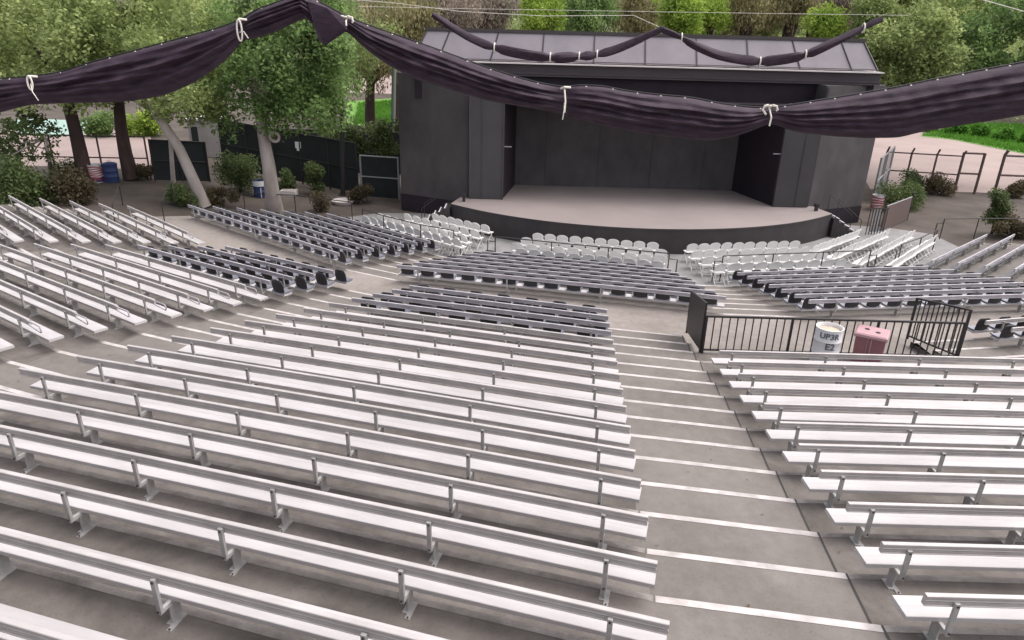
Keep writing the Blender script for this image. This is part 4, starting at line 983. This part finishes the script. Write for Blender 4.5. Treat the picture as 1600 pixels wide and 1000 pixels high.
grass_field('grass', [(1438, 212), (1490, 218), (1540, 228), (1600, 240), (1700, 258), (1700, 206), (1600, 196), (1500, 193)], 14000, 'bright green grass on the right lawn beyond the road', 4)
grass_field('grass', [(552, 194), (640, 194), (640, 156), (560, 163)], 9000, 'sunny grass between the trunks behind the screened fence', 5, 0.3)

# ------------------------------------------------------------------ fences, sheds, poles
def fence(name, A, B, h, label, nspan, m_panel, m_pipe, r=0.04, arms=False, mid=True, group=None):
    A = Vector(A); B = Vector(B); d = B - A; L = d.length
    root = empty(name, A, math.atan2(d.y, d.x), label, 'fence', group)
    dz = B.z - A.z; L2 = Vector((d.x, d.y)).length
    mb = MB(); mb.add([(0, 0, 0.03), (L2, 0, dz + 0.03), (L2, 0, dz + h), (0, 0, h)], [(0, 1, 2, 3)]); mb.build('mesh_panel', m_panel, root)
    mb = MB(); mb.tube([(0, 0, h), (L2, 0, dz + h)], r * 0.75, 6); mb.build('top_rail', m_pipe, root)
    if mid: mb = MB(); mb.tube([(0, -0.01, h * 0.5), (L2, -0.01, dz + h * 0.5)], r * 0.75, 6); mb.build('middle_rail', m_pipe, root)
    for i in range(nspan + 1):
        t = i / nspan; mb = MB(); mb.tube([(L2 * t, 0, dz * t - 0.1), (L2 * t, 0, dz * t + h + 0.04)] + ([(L2 * t + 0.08, -0.1, dz * t + h + 0.35)] if arms else []), r, 8); mb.build('post', m_pipe, root)
    return root
fence('chain_link_fence', gat(-60, 276), gat(236, 281), 2.3, 'thin chain link fence between the dark trunks and the pale path', 4, M['chain'], M['rust'], 0.05)
fence('screened_fence', gat(243, 283), gat(328, 284), 2.2, 'dark screened gate panel behind the leaning pale trunk', 2, M['screen'], M['iron'], 0.05)
fence('screened_fence', gat(350, 262), gat(560, 303), 2.9, 'long dark screened fence behind the thick pale trunk', 5, M['screen'], M['iron'], 0.05)
fence('screened_fence', Vector((aty(338, 240, 47).x, 47, 0.1)), Vector((aty(632, 240, 47).x, 47, 0)), 2.75, 'far dark screened fence below the hedge left of the stage', 6, M['screen'], M['iron'], 0.05)
fence('screened_fence', gat(566, 307), gat(624, 312), 2.35, 'short dark screened fence with pale pipes against the left stage wall', 1, M['screen'], M['galv'], 0.06)
fence('chain_link_fence', gat(1374, 293), gat(1490, 302), 2.3, 'rusty chain link fence right of the stage behind the reddish bush', 3, M['chain'], M['rust'], 0.06, True)
fence('chain_link_fence', gat(1490, 302), gat(1522, 303), 2.5, 'narrow rusty gate frame in the right chain link fence', 1, M['chain'], M['rust'], 0.085, False)
fence('chain_link_fence', gat(1553, 303), gat(1680, 309), 2.4, 'rusty chain link fence at the right edge behind the narrow bush', 3, M['chain'], M['rust'], 0.09, True)
fence('chain_link_fence', gat(1362, 318), gat(1383, 296), 2.7, 'grey screened side fence running back from the right stage corner', 2, M['chaing'], M['galv'], 0.06)
# vine hedge on the fence
h0 = gat(545, 300); b = Vector((aty(580, 215, 42.5).x, 42.5, 0)); root = empty('hedge', b, 0, 'dark ragged hedge standing above the screened fence left of the stage', 'hedge')
rng = np.random.default_rng(77); k = (aty(600, 215, 42.5) - aty(500, 215, 42.5)).length / 100; cl = []
for i in range(60):
    px, py = rng.uniform(500, 622), rng.uniform(193, 246)
    if px < 545 and py > 225: continue
    q = aty(px, py, 42.5 + rng.uniform(-.3, .6)); cl.append((q.x - b.x, q.y - b.y, q.z, 0.5, 130))
link('foliage', quads_mesh('foliage', leaf_cloud(cl, 0.15, 78), M['shrub']), root)
mb = MB()
for i in range(6): mb.tube([(-2.4 + i * 0.9, 0, 0), (-2.3 + i * 0.9, 0.05, 2), (-2.2 + i * 0.9, 0, 3.6)], [0.06, 0.05, 0.02], 6)
mb.build('stem', M['barkd'], root)
# poles
def pole(name, base, top, r, m, label, cat='pole'):
    mb = MB(); base = Vector(base); top = Vector(top)
    mb.tube([(0, 0, -0.1), top - base], [r * 1.1, r * 0.9], 10); mb.lathe([(r * 2, 0), (r * 2, 0.05), (r * 1.1, 0.06)], n=10)
    return tag(mb.build(name, m, None, True, base), label, cat)
b = gat(536, 306); pole('pole', b, aty(533, 120, b.y), 0.13, M['iron'], 'dark metal pole before the screened fence left of the stage')
bx = aty(612, 240, 50); pole('pole', (bx.x, 50, gh(bx.x, 50)), aty(616, 90, 50), 0.16, M['polegreen'], 'grey green pole in the sun close to the left stage wall')
b = gat(272, 304); pole('pole', b, aty(266, 215, b.y), 0.11, M['barkp'], 'pale slim post beside the leaning trunk')
# pale shed behind the dark gate
b = gat(337, 247); root = empty('shed', b, 0.05, 'pale grey shed with a door between the dark gate and the screened fence', 'shed')
mb = MB(); mb.box(-0.6, 0.55, 0, 1.4, 0, 2.5); mb.build('wall', M['shed'], root)
mb = MB(); mb.box(-0.72, 0.66, -0.1, 1.5, 2.502, 2.6); mb.build('roof', M['drip'], root)
mb = MB(); mb.box(-0.35, 0.32, -0.035, -0.003, 0.05, 2.1); dr = mb.build('door', M['shed'], root)
mb = MB(); mb.tube([(0.24, -0.04, 1.0), (0.24, -0.09, 1.0)], 0.03, 8); mb.build('handle', M['iron'], dr)
mb = MB(); mb.box(0.552, 0.60, -0.05, 0.05, 0, 2.45); mb.build('downpipe', M['white'], root)
b = gat(314, 246); root = empty('shed', b, 0.05, 'pale white hut half hidden by leaves left of the grey shed', 'shed')
mb = MB(); mb.box(-0.7, 0.35, 0.3, 1.6, 0, 2.3); mb.build('wall', M['shed'], root)
mb = MB(); mb.box(-0.5, -0.1, 0.26, 0.297, 0.0, 1.9); mb.build('door', M['screen'], root)
mb = MB(); mb.box(-0.8, 0.45, 0.2, 1.7, 2.302, 2.4); mb.build('roof', M['drip'], root)
# white notice on the screen fence
f0, f1 = gat(350, 262), gat(560, 303); t = (468 - 350) / 210; yy = f0.y + (f1.y - f0.y) * 0.5
c = aty(468, 227, (f0.lerp(f1, 0.56)).y - 0.12)
mb = MB(); mb.box(-0.26, 0.26, -0.015, 0.015, -0.17, 0.2); mb.box(-0.18, -0.02, -0.016, 0.014, -0.32, -0.171); mb.box(0.14, 0.24, -0.016, 0.014, -0.30, -0.171)
tag(mb.build('notice_board', M['white'], None, False, c), 'small torn white notice on the dark screened fence', 'notice')
# planter boxes / stones left
c = gat(452, 306); mb = MB(); mb.rings([[(-a, -b2, z), (a, -b2, z), (a, b2, z), (-a, b2, z)] for a, b2, z in ((0.42, 0.3, 0), (0.42, 0.3, 0.3), (0.36, 0.24, 0.3), (0.36, 0.24, 0.2))])
tag(mb.build('planter', M['drip'], None, False, c), 'pale low planter box right of the thick pale trunk', 'planter')
c = gat(537, 319); mb = MB(); mb.lathe([(0.5, 0), (0.62, 0.16), (0.64, 0.2), (0.55, 0.2), (0.5, 0.08)], n=20); 
tag(mb.build('planter', M['drip'], None, True, c), 'pale round dish planter at the foot of the dark pole', 'planter')
